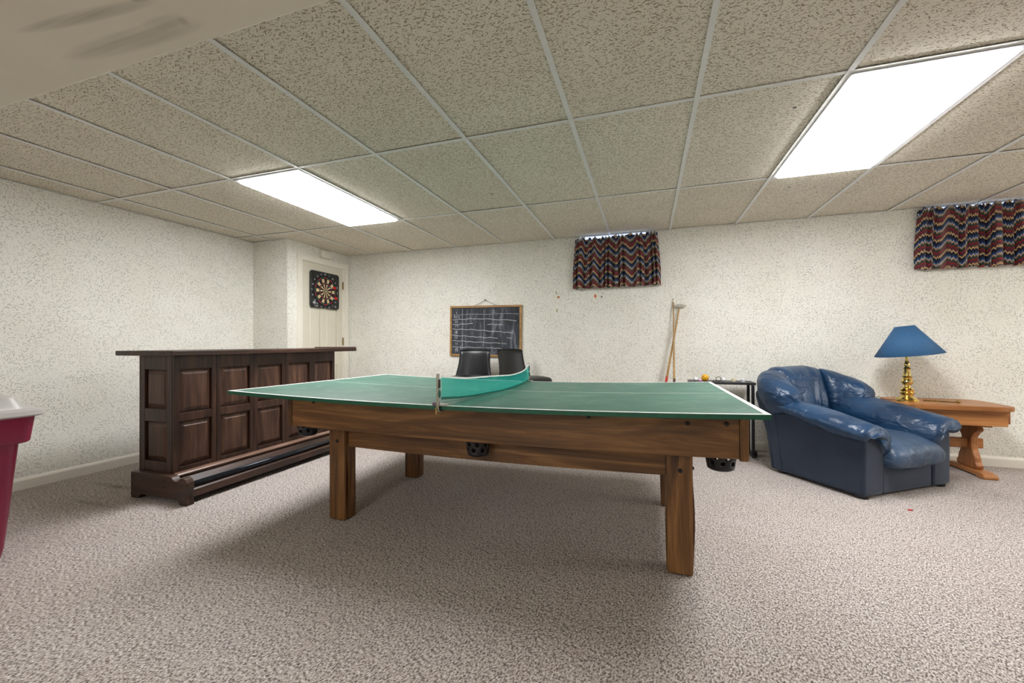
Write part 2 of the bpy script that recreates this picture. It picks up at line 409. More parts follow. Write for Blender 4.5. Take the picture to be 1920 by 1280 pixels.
# far wall with two window openings
W1 = (-.70, .05, 1.74, 2.30); W2 = (2.34, 3.09, 1.74, 2.30)
wf = MB()
def wall_cut(mb, x0, x1, y0, y1, z0, z1, holes):
    xs = [x0]
    for h in holes: xs += [h[0], h[1]]
    xs.append(x1)
    for k in range(0, len(xs), 2): mb.box(xs[k], xs[k+1], y0, y1, z0, z1)
    for h in holes:
        mb.box(h[0], h[1], y0, y1, z0, h[2]); mb.box(h[0], h[1], y0, y1, h[3], z1)
wall_cut(wf, XL-T, XR+T, YF, YF+.22, 0, ZC+.25, (W1, W2))
struct(wf.build('wall_far', M_wallY), 'far cream wallpapered wall with two small high windows')
struct(MB().box(XL, XD-.1, YR, YR+.1, 0, ZC+.02).build('wall_recess', M_wallY), 'short wallpapered return wall beside the door')
# door wall
DY0, DY1, DZ = 3.783, 4.456, 2.040
wd = MB(); wd.box(XD-.1, XD, YR+.1, DY0-.02, 0, ZC+.02); wd.box(XD-.1, XD, DY1+.02, YF, 0, ZC+.02); wd.box(XD-.1, XD, DY0-.02, DY1+.02, DZ+.02, ZC+.02)
wd.box(XD-.1, XD, YR, YR+.1, 0, ZC+.02)
struct(wd.build('wall_door', M_wallX), 'narrow wallpapered wall holding the white door')
# baseboards
def bb_profile(h): return [(0, 0), (.014, 0), (.014, h-.02), (.009, h-.008), (.004, h), (0, h)]
mb = MB().prism([(XL+a, b) for a, b in bb_profile(.085)], 1, YB, YR); mb.v = [(p[0], p[1], p[2]) for p in mb.v]
struct(mb.build('baseboard_left', M_cream), 'cream painted baseboard along the left wall')
mb = MB().prism([(YF-a, b) for a, b in bb_profile(.085)], 0, XD, XR)
struct(mb.build('baseboard_far', M_cream), 'cream painted baseboard along the far wall')
mb = MB().prism([(YR-a, b) for a, b in bb_profile(.085)], 0, XL, XD)
struct(mb.build('baseboard_recess', M_cream))
# soffit
so = MB().box(XL, XR, -.15, .873, 1.95, ZC+.06); struct(so.build('ceiling_soffit', M_soffit, bev=.006), 'smudged beige dropped beam crossing the ceiling near the camera')

# ceiling: deck, tiles, grid
deck = struct(MB().box(XL-T, XR+T, YB-T, YF+T, ZC+.16, ZC+.25).build('ceiling', M_cream), 'suspended ceiling of fissured mineral tiles in a white metal grid')
GX = [XL]+[-2.2042+.6096*i for i in range(-3, 13)]
GY = [2.1522+1.2192*j for j in range(-4, 2)]+[YF]
LIGHTS = {(3, 4), (9, 4), (15, 4), (5, 0)}  # unseen panel behind the beam is added to brighten beam and near carpet
full = None
for i in range(len(GX)-1):
    for j in range(len(GY)-1):
        if (i, j) in LIGHTS: continue
        if GY[j+1] < .9 and GY[j] > -.2: continue
        wx, wy = GX[i+1]-GX[i]-.014, GY[j+1]-GY[j]-.014
        if i and j < len(GY)-2 and full: me = full
        else:
            me = MB().box(-wx/2, wx/2, -wy/2, wy/2, 0, .015).mesh('ceiling_tile'); me.materials.append(M_tile)
            if i and j < len(GY)-2: full = me
        o = link(bpy.data.objects.new('ceiling_tile', me), deck)
        o.location = ((GX[i]+GX[i+1])/2, (GY[j]+GY[j+1])/2, ZC+.0055+random.uniform(0, .002))
        o.rotation_euler = (random.uniform(-.002, .002), random.uniform(-.003, .003), 0)
def tee(x0, x1, y0, y1, dz=0):
    return MB().box(x0, x1, y0, y1, ZC-.002-dz, ZC+.002)
for x in GX[1:-1]:
    tee(x-.012, x+.012, YB, YF).build('grid_runner', M_grid, deck)
for y in GY[1:-1]:
    for i in range(len(GX)-1):
        a = GX[i]+(.012 if i else 0); b = GX[i+1]-.012
        tee(a, b, y-.012, y+.012, -.0015).build('grid_tee', M_grid, deck)
tee(XL, XD, YR-.018, YR).build('grid_angle', M_grid, deck); tee(XD, XR, YF-.006, YF).build('grid_angle', M_grid, deck); tee(XL, XL+.012, YB, YR).build('grid_angle', M_grid, deck)
# tiny dark marks on the tiles
for x, y, r in ((-1.152, 3.02, .010), (.712, 2.399, .008), (1.036, 3.622, .008), (1.015, 3.672, .006), (1.215, 4.047, .007), (-.35, 2.75, .005)):
    MB().sphere((x, y, ZC+.003), r, 8, 6, 1.3, .8, .12).build('tile_mark', M_bolt, deck)

LBL = {(3, 4): 'lit fluorescent panel light above the bar side of the games table', (9, 4): 'large lit fluorescent panel light over the armchair side of the room',
       (5, 0): 'added unseen fluorescent panel light behind the dropped beam', (15, 4): 'lit fluorescent panel light by the right wall'}
for (i, j) in sorted(LIGHTS):
    x0, x1, y0, y1 = GX[i]+.012, GX[i+1]-.012, GY[j]+.012, GY[j+1]-.012
    cx, cy = (x0+x1)/2, (y0+y1)/2
    t = thing('ceiling_light', LBL[(i, j)], 'ceiling light', (cx, cy, ZC), 0, 'fluorescent ceiling lights')
    hx, hy = (x1-x0)/2, (y1-y0)/2; fw = .016
    f = MB(); f.box(-hx, hx, -hy, -hy+fw, -.006, .02); f.box(-hx, hx, hy-fw, hy, -.006, .02); f.box(-hx, -hx+fw, -hy+fw, hy-fw, -.006, .02); f.box(hx-fw, hx, -hy+fw, hy-fw, -.006, .02)
    f.build('frame', M_lightframe, t)
    MB().box(-hx, hx, -hy, hy, .02, .12).build('housing', M_lightframe, t)
    a, b = hx-fw-.001, hy-fw-.001; c, d = a-.012, b-.012
    L = MB(); L.add([(-a,-b,.0), (a,-b,.0), (a,b,.0), (-a,b,.0), (-c,-d,-.02), (c,-d,-.02), (c,d,-.02), (-c,d,-.02)],
                    [(0,1,5,4), (1,2,6,5), (2,3,7,6), (3,0,4,7), (7,6,5,4), (0, 3, 2, 1)])
    L.build('lens', M_lens, t)

# windows
for k, h in enumerate((W1, W2)):
    x0, x1, z0, z1 = h; yw = YF+.16
    f = MB(); s = .03
    f.box(x0, x1, yw, yw+.04, z0, z0+s); f.box(x0, x1, yw, yw+.04, z1-s, z1); f.box(x0, x0+s, yw, yw+.04, z0+s, z1-s); f.box(x1-s, x1, yw, yw+.04, z0+s, z1-s)
    f.box((x0+x1)/2-.012, (x0+x1)/2+.012, yw, yw+.04, z0+s, z1-s)
    wo = struct(f.build('window_%d' % (k+1), M_white), 'small high basement window behind the patterned curtain')
    for a, b in ((x0+s, (x0+x1)/2-.012), ((x0+x1)/2+.012, x1-s)):
        MB().box(a, b, yw+.017, yw+.021, z0+s, z1-s).build('pane', M_glass, wo)
    MB().box(x0, x1, YF+.001, yw, z0-.001, z0+.006).build('window_sill', M_white, wo)

# door
do = thing('door_1', 'white panelled door hung with a dartboard', 'door', (XD, (DY0+DY1)/2, 0)); do['kind'] = 'structure'
del do['category']
dm = MB(); hw = (DY1-DY0)/2
MB().box(-.045, -.014, -hw, hw, .01, DZ).build('door_slab', M_door, do)
def dpanel(y0, y1, z0, z1):
    # stiles stand proud of a sunk moulded panel
    p = MB(); b = .02; c = .035
    p.add([(-.0135, y0, z0), (-.0135, y1, z0), (-.0135, y1, z1), (-.0135, y0, z1), (-.004, y0+b, z0+b), (-.004, y1-b, z0+b), (-.004, y1-b, z1-b), (-.004, y0+b, z1-b)],
          [(0,1,5,4), (1,2,6,5), (2,3,7,6), (3,0,4,7), (4,5,6,7)])
    p.build('door_panel', M_door, do)
rows = ((.20, .78), (.98, 1.50), (1.60, 1.90)); cols = ((-hw+.115, -.045), (.045, hw-.10))
fr = MB(); zs = [.01]+[z for r in rows for z in r]+[DZ]
for k in range(0, len(zs), 2): fr.box(-.014, .0, -hw, hw, zs[k], zs[k+1])
for r in rows:
    fr.box(-.014, 0, -hw, cols[0][0], *r); fr.box(-.014, 0, cols[0][1], cols[1][0], *r); fr.box(-.014, 0, cols[1][1], hw, *r)
fr.build('door_frame_rails', M_door, do, bev=.002)
for r in rows:
    for c in cols: dpanel(*c, *r)
for z in (.28, 1.085, 1.82):
    h = MB().box(-.004, .004, hw+.002, hw+.018, z-.045, z+.045); h.tube([(.006, hw+.004, z-.05), (.006, hw+.004, z+.05)], .006)
    h.build('hinge', M_brassd, do)
MB().sphere((.055, -hw+.06, .95), .027).tube([(0, -hw+.06, .95), (.055, -hw+.06, .95)], .01).build('door_knob', M_brass, do, smooth=True)
cs = MB()
y0, y1, z1 = 3.707-do.location.y, 4.548-do.location.y, 2.105
for a, b, o_ in ((y0, -hw-.003, .016), (hw+.02, y1, .016)):
    cs.box(0, o_, a, b, 0, z1-.07)
cs.box(0, .016, y0, y1, z1-.07, z1)
cs.box(-.09, -.001, hw+.002, hw+.0195, 0, DZ+.019); cs.box(-.001, .002, hw+.0185, hw+.0195, 0, DZ); cs.box(-.09, -.001, -hw-.0195, -hw-.002, 0, DZ+.019); cs.box(-.09, -.001, -hw-.002, hw+.002, DZ+.002, DZ+.019)
cs.box(.016, .022, y0, y0+.018, 0, z1-.018); cs.box(.016, .022, y1-.018, y1, 0, z1-.018); cs.box(.016, .022, y0, y1, z1-.018, z1)
tr = cs.build('trim_1', M_cream, None, bev=.002); tr.location = do.location; struct(tr, 'cream door casing')
ch = thing('door_chime', 'small cream chime box on the wall above the door', 'chime box', (XD, 4.14, 2.165))
MB().box(0, .035, -.075, .075, -.045, .045).build('cover', M_cream, ch, bev=.008)
MB().box(.035, .042, -.03, .06, -.035, .035).build('grille', M_cream, ch, bev=.003)

# ------------------------------------------------------------------ pool table
TX, TY = -.815, 2.455
def bow(x): return .016*((x-TX)/1.21)**2
pt = thing('pool_table', 'walnut laminate pool table with boxed legs, carrying the green table tennis top', 'pool table', (TX, TY, 0))
loc = lambda p: (p[0]-TX, p[1]-TY, p[2])
bent = lambda p: (p[0]-TX, p[1]-TY, p[2]+bow(p[0]))
PX0, PX1, PY0, PY1 = -2.025, .395, 1.90, 3.01
ZR0, ZR1 = .5535, .7205
def pbox(name, mat, *a, nx=1, bev=.003, par=pt): return MB().box(*a, nx=nx, fn=bent).build(name, mat, par, bev=bev)
pbox('side_rail', M_walX, PX0+.03, PX1-.034, PY0, PY0+.03, ZR0, .7345, nx=24)
pbox('side_rail', M_walX, PX0+.03, PX1-.034, PY1-.03, PY1, ZR0, ZR1, nx=24)
pbox('end_rail', M_walZ, PX1-.033, PX1, PY0-.004, PY1+.004, ZR0-.008, ZR1)
pbox('end_rail', M_walZ, PX0, PX0+.029, PY0-.004, PY1+.004, ZR0-.004, ZR1)
pbox('table_bed', M_walX, PX0+.03, PX1-.034, PY0+.031, PY1-.031, .63, .66, nx=24)
for x, z in ((-1.835, .732-.016), (-.255, .713), (.163, .706), (.313, .712)):
    MB().lathe([(.009, 0), (.009, .006), (.006, .009)], 12, (0, 0, 0), 1).map(lambda p: (p[0]+x-TX, -p[1]+PY0-TY, p[2]+z)).build('rail_bolt', M_bolt, pt)
# legs: four boxed columns of veneered boards whose side boards have bowed open
LX, LY, LW, LD = (-1.815, .082), (2.0, 2.81), .112, .10
for ix, x0 in enumerate(LX):
    for iy, y0 in enumerate(LY):
        x1, y1 = x0+LW, y0+LD; zt = .553+bow(x0)
        lg = MB().box(x0+.002, x1-.002, y0, y0+.018, 0.006, zt, fn=loc)
        leg = lg.build('leg', M_walZ, pt, bev=.002)
        MB().box(x0+.002, x1-.002, y1-.018, y1, .006, zt, fn=loc).build('leg_board', M_walZ, leg, bev=.002)
        for sgn, xe in ((-1, x0), (1, x1)):
            # thin side board, bellied outward between its fixings
            n = 14; pts = []
            for k in range(n+1):
                z = .006+(zt-.006)*k/n; amp = .009 if (sgn > 0) else .004
                s_ = max(0, math.sin(PI*min(1, k/n*1.25)))**1.5
                pts.append((xe+sgn*(amp*s_*(1 if ix else .35)), z, s_))
            vs_ = []; fs_ = []
            for (x, z, s_) in pts:
                ya = y0+.019+(.016*s_ if (ix == 0 and sgn > 0) else 0); yb = y1-.019
                vs_ += [loc((x-sgn*.016, ya, z)), loc((x, ya, z)), loc((x, yb, z)), loc((x-sgn*.016, yb, z))]
            for k in range(n):
                for a in range(4):
                    b = (a+1) % 4; fs_.append((k*4+a, k*4+b, k*4+4+b, k*4+4+a))
            fs_ += [(0, 1, 2, 3), (n*4+3, n*4+2, n*4+1, n*4)]
            MB().add(vs_, fs_).build('side_board', M_walZ, leg)
        MB().box(x0+.01, x1-.01, y0+.01, y1-.01, 0, .012, fn=loc).build('foot_pad', M_blackp, leg)
        MB().lathe([(.010, 0), (.010, .005), (.006, .008)], 12, (0, 0, 0), 1).map(lambda p: loc((p[0]+x0+LW*.52, -p[1]+y0, p[2]+.473))).build('leg_bolt', M_bolt, leg)
        if ix: MB().lathe([(.008, 0), (.008, .006), (.005, .009)], 10, (0, 0, 0), 0).map(lambda p: loc((p[0]+x1, p[1]+y0+.05, p[2]+.475))).build('leg_bolt', M_bolt, leg)
sag = lambda p: (p[0]-TX, p[1]-TY, p[2]-.012*(1-((p[0]-TX)/.9)**2))
for y in (2.03, 2.845):
    MB().box(LX[0]+LW+.001, LX[1]-.001, y, y+.022, .437, .548, nx=20, fn=sag).build('stretcher', M_walX, pt, bev=.003)
for x in LX:
    MB().box(x+.03, x+.055, LY[0]+LD+.001, LY[1]-.001, .437, .548, fn=loc).build('end_stretcher', M_walY, pt, bev=.003)
# drop pockets: perforated plastic baskets below the rail
def pocket():
    mb = MB(); seg = 40; prof = [(.064, .085), (.063, .05), (.060, .018), (.050, 0), (.0, -.002)]
    rows = 9
    for k in range(rows+1):
        h = .085*(1-k/rows); r = .064-.010*(k/rows)**1.6
        for s in range(seg):
            a = 2*PI*s/seg; mb.v.append((r*math.cos(a), r*math.sin(a), h))
    for k in range(rows):
        for s in range(seg):
            hole = (k in (2, 3) and s % 5 in (1, 2)) or (k in (5, 6) and (s+2) % 5 in (1, 2))
            if hole: continue
            t = (s+1) % seg; mb.f.append((k*seg+s, k*seg+t, (k+1)*seg+t, (k+1)*seg+s))
    n = len(mb.v); 
    for s in range(seg):
        a = 2*PI*s/seg; mb.v.append((.044*math.cos(a), .044*math.sin(a), -.006))
    for s in range(seg):
        t = (s+1) % seg; mb.f.append((rows*seg+s, rows*seg+t, n+t, n+s))
    for s in range(0, seg, 5):
        mb.f.append((n+s, n+(s+2) % seg, n+(s+20+2) % seg, n+(s+20) % seg)) if s < 20 else None
    return mb
pm = pocket().mesh('pocket'); pm.materials.append(M_blackp); pm.polygons.foreach_set('use_smooth', [True]*len(pm.polygons))
for x, y in ((-1.957, 1.985), (-.832, 1.965), (.303, 1.985), (-1.957, 2.93), (-.832, 2.95), (.303, 2.93)):
    o = link(bpy.data.objects.new('pocket', pm), pt); o.location = (x-TX, y-TY, .492+bow(x)-(.012 if abs(x+.832) < .01 else 0))
    sd = o.modifiers.new('shell', 'SOLIDIFY'); sd.thickness = .004

# ------------------------------------------------------------------ table tennis top
CX, CY, HL, HW = -.933, 2.504, 1.37, .7625
def zt(x, y): return .7465 - .0095*((y-CY)/HW)*-1*-1 + (.0285+.002*(y-CY)/HW)*((x-CX)/HL)**2
tt = thing('table_tennis_board', 'sagging green table tennis top with white lines laid on the pool table', 'table tennis top', (CX, CY, .73))
tl = local(tt)
def lay(mb, dz): return mb.map(lambda p: tl((p[0], p[1], zt(p[0], p[1])+p[2]+dz)))
for a, b in ((CX-HL, CX-.0008), (CX+.0008, CX+HL)):
    hp = lay(MB().box(a, b, CY-HW, CY+HW, -.019, 0, nx=24, ny=8), 0).build('half_panel', M_top, tt)
    me = hp.data; me.materials.append(M_edge)
    for p in me.polygons:
        if p.normal.z < .8: p.material_index = 1
e = .0008; lw = .020
for nm, x0, x1, y0, y1 in (('side_line', CX-HL, CX+HL, CY-HW, CY-HW+lw), ('side_line', CX-HL, CX+HL, CY+HW-lw, CY+HW), ('end_line', CX-HL, CX-HL+lw, CY-HW+lw, CY+HW-lw), ('end_line', CX+HL-lw, CX+HL, CY-HW+lw, CY+HW-lw), ('centre_line', CX-HL+lw, CX+HL-lw, CY-.0025, CY+.0025)):
    nx = 48 if x1-x0 > 1 else 1; ny = 1 if x1-x0 > 1 else 12
    lay(MB().box(x0, x1, y0, y1, .0001, e, nx=nx, ny=ny), 0).build(nm, M_white, tt)

# net set
ns = thing('table_tennis_net', 'slack teal net on metal clamp posts across the green top', 'net', (CX, CY, .745)); nl = local(ns)
ctrl = [(-.925, 1.742, .788, .897), (-.917, 2.0, .764, .868), (-.897, 2.25, .755, .857), (-.880, 2.464, .750, .846), (-.882, 2.704, .746, .835), (-.905, 3.02, .744, .838), (-.925, 3.2, .744, .858), (-.931, 3.27, .746, .880)]
def cr(t):
    n = len(ctrl)-1; s = min(int(t*n), n-1); u = t*n-s
    P = [ctrl[max(0, s-1)], ctrl[s], ctrl[s+1], ctrl[min(n, s+2)]]
    return [.5*((2*P[1][k])+(-P[0][k]+P[2][k])*u+(2*P[0][k]-5*P[1][k]+4*P[2][k]-P[3][k])*u*u+(-P[0][k]+3*P[1][k]-3*P[2][k]+P[3][k])*u**3) for k in range(4)]
N = 60; V = 10; mb = MB()
for i in range(N+1):
    x, y, zb, zt_ = cr(i/N)
    for j in range(V+1):
        v = j/V; bul = .016*math.sin(PI*v)*math.sin(PI*i/N)+.004*math.sin(i*1.3+v*3)*v*(1-v)*2
        mb.v.append(nl((x+bul, y, zb+(zt_-zb)*v)))
for i in range(N):
    for j in range(V): mb.f.append((i*(V+1)+j, (i+1)*(V+1)+j, (i+1)*(V+1)+j+1, i*(V+1)+j+1))
mb.build('net_mesh', M_net, ns, smooth=True)
def strip(name, mat, lo, hi, th, off=0):
    s = MB()
    for i in range(N+1):
        x, y, zb, zt_ = cr(i/N); z0, z1 = lo(zb, zt_), hi(zb, zt_)
        for dx, z in ((-th, z0), (th, z0), (th, z1), (-th, z1)): s.v.append(nl((x+dx+off, y, z)))
    for i in range(N):
        for a in range(4):
            b = (a+1) % 4; s.f.append((i*4+a, i*4+b, i*4+4+b, i*4+4+a))
    s.f += [(0, 1, 2, 3), (N*4+3, N*4+2, N*4+1, N*4)]
    s.build(name, mat, ns)
strip('top_tape', M_white, lambda a, b: b-.006, lambda a, b: b+.003, .0018)
M_teald = plain('dark_teal_hem', rgb(8, 92, 74), .8)
strip('bottom_hem', M_teald, lambda a, b: a-.002, lambda a, b: a+.009, .0014)
MB().tube([nl((CX+.012, 1.75, .772)), nl((CX+.02, 2.0, .757)), nl((CX+.035, 2.3, .7515))], .0012, 6).build('tension_cord', M_teald, ns)
for y, s in ((1.728, 1), (3.283, -1)):
    zt0 = zt(CX, y)
    p = MB().box(CX-.009, CX+.004, y-.006, y+.006, zt0-.018, zt0+.152)
    post = p.map(nl).build('post', M_steel, ns, bev=.002)
    MB().box(CX-.02, CX+.035, y-.004*s if s > 0 else y-.045, y+.045 if s > 0 else y+.004, zt0+.001, zt0+.008).map(nl).build('clamp_plate', M_steel, post, bev=.001)
    MB().box(CX-.012, CX+.004, min(y-.004, y-.004), y+.004, zt0-.022, zt0+.02).map(nl).build('clamp_arm', M_steel, post, bev=.001)
    MB().box(CX-.015, CX+.012, y-.004 if s > 0 else y-.05, y+.05 if s > 0 else y+.004, zt0-.026, zt0-.0225).map(nl).build('clamp_jaw', M_steel, post, bev=.001)
    MB().sphere(nl((CX-.018, y-.012*s, zt0+.012)), .009, 12, 8).build('clamp_knob', plain('mauve_knob', rgb(120, 92, 112), .4), post, smooth=True)
    MB().tube([nl((CX-.008, y-.010*s, zt0-.006)), nl((CX-.006, y-.010*s, zt0-.036))], .004, 8).build('clamp_screw', M_brass, post)
    MB().sphere(nl((CX+.006, y, zt0+.058)), .013, 12, 8, .35, .8, 1.5).build('tension_lever', M_teald, post, smooth=True)
    MB().box(CX+.002, CX+.007, y-.006, y+.006, zt0+.085, zt0+.125).map(nl).build('post_clip', M_bolt, post)

# ------------------------------------------------------------------ bar
BX, BY = -3.2, 2.66
br = thing('home_bar', 'dark stained wooden home bar with raised panels and a foot rail', 'bar', (BX, BY, 0)); bl = local(br)
XF, XBK = -3.04, -3.395; Y0, Y1 = 1.925, 3.430; ZB, ZTOP = .165, .974
def bbox(name, mat, *a, par=br, bev=.003): return MB().box(*a).map(bl).build(name, mat, par, bev=bev)
bbox('carcass', M_barZ, XBK+.012, XF-.022, Y0+.022, Y1-.012, .02, ZTOP-.002)
# raised panel: bevelled field in a sunk frame, in a plane facing +X or -Y
def raised(par, face, a0, a1, z0, z1, plane):
    g = .006; b = .026
    P = lambda a, z, d: bl((plane+d, a, z)) if face == 'x' else bl((a, plane-d, z))
    d0, d1 = -.020, -.004
    mb = MB(); q = [(a0+g, z0+g), (a1-g, z0+g), (a1-g, z1-g), (a0+g, z1-g)]; r = [(a0+g+b, z0+g+b), (a1-g-b, z0+g+b), (a1-g-b, z1-g-b), (a0+g+b, z1-g-b)]
    mb.add([P(a, z, d0) for a, z in q]+[P(a, z, d1-.003) for a, z in r]+[P(a, z, d1) for a, z in [(r[0][0]+.003, r[0][1]+.003), (r[1][0]-.003, r[1][1]+.003), (r[2][0]-.003, r[2][1]-.003), (r[3][0]+.003, r[3][1]-.003)]],
           [(0,1,5,4), (1,2,6,5), (2,3,7,6), (3,0,4,7), (4,5,9,8), (5,6,10,9), (6,7,11,10), (7,4,8,11), (8,9,10,11)])
    mb.build('raised_panel', M_barP, par)
divs = [1.925, 2.213, 2.518, 2.827, 3.135, 3.430]
ZP = ((.211, .521), (.578, .880))
for k in range(5):
    a, b = divs[k]+.0015, divs[k+1]-.0015; sw = .032
    fr_ = MB()
    st = .032 if k else .03
    for y0_, y1_ in ((a, a+st), (b-sw, b)): fr_.box(XF-.021, XF, y0_, y1_, ZB, ZTOP)
    for z0_, z1_ in ((ZB, ZP[0][0]), (ZP[0][1], ZP[1][0]), (ZP[1][1], ZTOP)): fr_.box(XF-.021, XF-.0005, a+st, b-sw, z0_, z1_)
    fo = fr_.map(bl).build('front_section', M_barZ, br, bev=.0025)
    for z0_, z1_ in ZP: raised(fo, 'x', a+st, b-sw, z0_, z1_, XF)
fr_ = MB(); xa, xb = XBK+.012, XF-.0215; sa, sb = xa+.045, xb-.062
sb = -3.113; sa = -3.338
fr_.box(xa, sa, Y0, Y0+.021, ZB, ZTOP); fr_.box(sb, xb, Y0, Y0+.021, ZB, ZTOP)
for z0_, z1_ in ((ZB, .247), (.518, .607), (.879, ZTOP)): fr_.box(sa, sb, Y0+.0005, Y0+.021, z0_, z1_)
fo = fr_.map(bl).build('end_section', M_barZ, br, bev=.0025)
for z0_, z1_ in ((.247, .518), (.607, .879)): raised(fo, 'y', sa, sb, z0_, z1_, Y0)
bbox('back_stile', M_barZ, XBK, XBK+.011, Y0, Y0+.06, ZB, ZTOP)
bbox('corner_post', M_barZ, XF-.013, XF+.002, Y0-.002, Y0+.0005, ZB, ZTOP, bev=.001)
bbox('far_end_panel', M_barZ, XBK+.012, XF-.014, Y1-.011, Y1, ZB, ZTOP)
bt = bbox('bar_top', M_barY, -3.575, -2.990, 1.882, 3.700, ZTOP, 1.008, bev=.004)
bbox('raised_end_strip', M_barX, -3.52, -2.992, 3.66, 3.698, 1.0085, 1.019, par=bt, bev=.002)
# plinth end boards with the carved foot
def plinth(y0, y1):
    pl_ = [(-3.388, .0), (-3.388, .168), (-3.384, .178), (-3.00, .178), (-2.985, .172), (-2.972, .158), (-2.955, .149), (-2.938, .149), (-2.922, .156), (-2.908, .168), (-2.892, .176), (-2.872, .176), (-2.855, .168), (-2.842, .148), (-2.838, .118), (-2.846, .09), (-2.850, .06), (-2.842, .03), (-2.838, 0), (-2.905, 0), (-2.912, .014), (-2.925, .028), (-2.95, .032), (-3.25, .032), (-3.285, .03), (-3.30, .018), (-3.315, 0)]
    return MB().prism(pl_, 1, y0, y1).map(bl).build('plinth_end', M_barX, br, bev=.003)
pe = plinth(1.872, 1.921); plinth(3.434, 3.48)
for x, z in ((-3.375, .15), (-3.375, .09), (-3.375, .025), (-3.055, .15), (-3.05, .10)):
    MB().lathe([(.006, 0), (.006, .003)], 10, (0, 0, 0), 1).map(lambda p: bl((p[0]+x, 1.872-p[1], p[2]+z))).build('plinth_bolt', M_bolt, pe)
A, B = 1.9215, 3.4335
MB().prism([(-3.039, .15), (-3.012, .15), (-3.005, .158), (-3.003, .168), (-3.012, .176), (-3.026, .178), (-3.039, .182)], 1, A, B).map(bl).build('base_moulding', M_barW, br, smooth=False)
MB().prism([(-3.039, .149), (-3.015, .149), (-2.935, .085), (-2.945, .075), (-3.039, .075)], 1, A, B).map(bl).build('toe_board', M_barY, br)
MB().prism([(-2.944, .040), (-2.944, .074), (-2.928, .092), (-2.905, .098), (-2.872, .094), (-2.862, .086), (-2.860, .078), (-2.860, .040)], 1, A, B).map(bl).build('rail_board', M_barY, br, bev=.002)
M_rail = plain('dark_foot_rail', rgb(40, 44, 52), .22, metal=.5, var=.1)
MB().tube([bl((-2.893, A+.001, .118)), bl((-2.893, B-.001, .118))], .017, 16).build('foot_rail', M_rail, br, smooth=True)

# ------------------------------------------------------------------ armchair
FLc = Vector((1.36, 3.31, 0)); ANG = math.radians(35.4)
eX = Vector((math.cos(ANG), math.sin(ANG), 0)); eY = Vector((-math.sin(ANG), math.cos(ANG), 0))
org = FLc+eX*.45
ac = thing('armchair', 'blue leather armchair with puffy wraparound back beside the lamp table', 'armchair', tuple(org), ANG)
def prism_x(name, prof, x0, x1, mat, bev=.012): return MB().prism(prof, 0, x0, x1).build(name, mat, ac, bev=bev, seg=3, smooth=True, auto=.9)
side = [(.0, .018), (-.004, .30), (.0, .42), (.30, .455), (.60, .53), (.76, .60), (.72, .30), (.695, .018)]
prism_x('arm_base', side, -.45, -.255, M_suede, .022); prism_x('arm_base', side, .255, .45, M_suede, .022)
prism_x('back_shell', [(.60, .018), (.70, .018), (.745, .30), (.845, .58), (.85, .64), (.78, .66), (.66, .35)], -.445, .445, M_suede, .03)
MB().box(-.254, .254, .008, .05, .02, .235).build('front_panel', M_suede, ac, bev=.012, seg=3)
MB().box(-.25, .25, .05, .62, .10, .20).build('seat_deck', M_suede, ac)
for x in (-.395, .395):
    for y in (.048, .62):
        MB().lathe([(.040, 0), (.042, .006), (.042, .022)], 20, (x, y, 0)).build('foot', M_blackp, ac)
for x in (-.451, .451):
    for y in (.585, .66): MB().tube([(x, y, .03), (x, y+.035, .30), (x, y+.07, .50)], .003, 6).build('seam', M_suede, ac, smooth=True)
def smax(v): return max(0.0, v)
def closed_loft(rings, name, mat, sub=1, disp=None):
    mb = MB(); n = len(rings[0])
    for r in rings: mb.v += [tuple(p) for p in r]
    for i in range(len(rings)-1):
        for k in range(n):
            l = (k+1) % n; mb.f.append((i*n+k, i*n+l, (i+1)*n+l, (i+1)*n+k))
    c0 = sum((Vector(p) for p in rings[0]), Vector())/n; c1 = sum((Vector(p) for p in rings[-1]), Vector())/n
    mb.v += [tuple(c0), tuple(c1)]; b = len(mb.v)-2; q = (len(rings)-1)*n
    for k in range(n):
        l = (k+1) % n; mb.f.append((l, k, b)); mb.f.append((q+k, q+l, b+1))
    o = mb.build(name, mat, ac, smooth=True)
    if disp:
        me = o.data
        nrm = [v.normal.copy() for v in me.vertices]
        for v, nn in zip(me.vertices, nrm): v.co += nn*disp(v.co)
    return o
def nz(x, y, z): return noise.noise(Vector((x, y, z)))
def ridge(x, y, z): return 1-abs(noise.noise(Vector((x, y, z))))*2
# seat cushion
def seat_ring(s):   # s -1..1 across x
    n = 44; ex = .258*math.copysign(abs(s)**.9, s); k = (1-abs(s)**5)**.5
    pts = []
    for i in range(n):
        a = 2*PI*i/n; c, d = math.cos(a), math.sin(a)
        y = .24 - .325*math.copysign(abs(c)**.55, c)*(.93+.07*k)
        h = .105 if d > 0 else .085
        z = .268 + h*math.copysign(abs(d)**.7, d)*(.25+.75*k) + (.025*k if d > 0 else 0)*(1-((y-.2)/.4)**2)
        if c > .2: z -= .02*(c-.2)
        pts.append((ex, y, z))
    return pts
def seat_d(p):
    f = smax(1-abs(p.x)/.26)
    return .010*(ridge(p.x*16+p.y*3, p.y*3.2, p.z*3)-.55)*(.35+.65*f)+.006*nz(p.x*9, p.y*9, p.z*9)
closed_loft([seat_ring(-1+2*i/40) for i in range(41)], 'seat_cushion', M_leatherS, disp=seat_d)
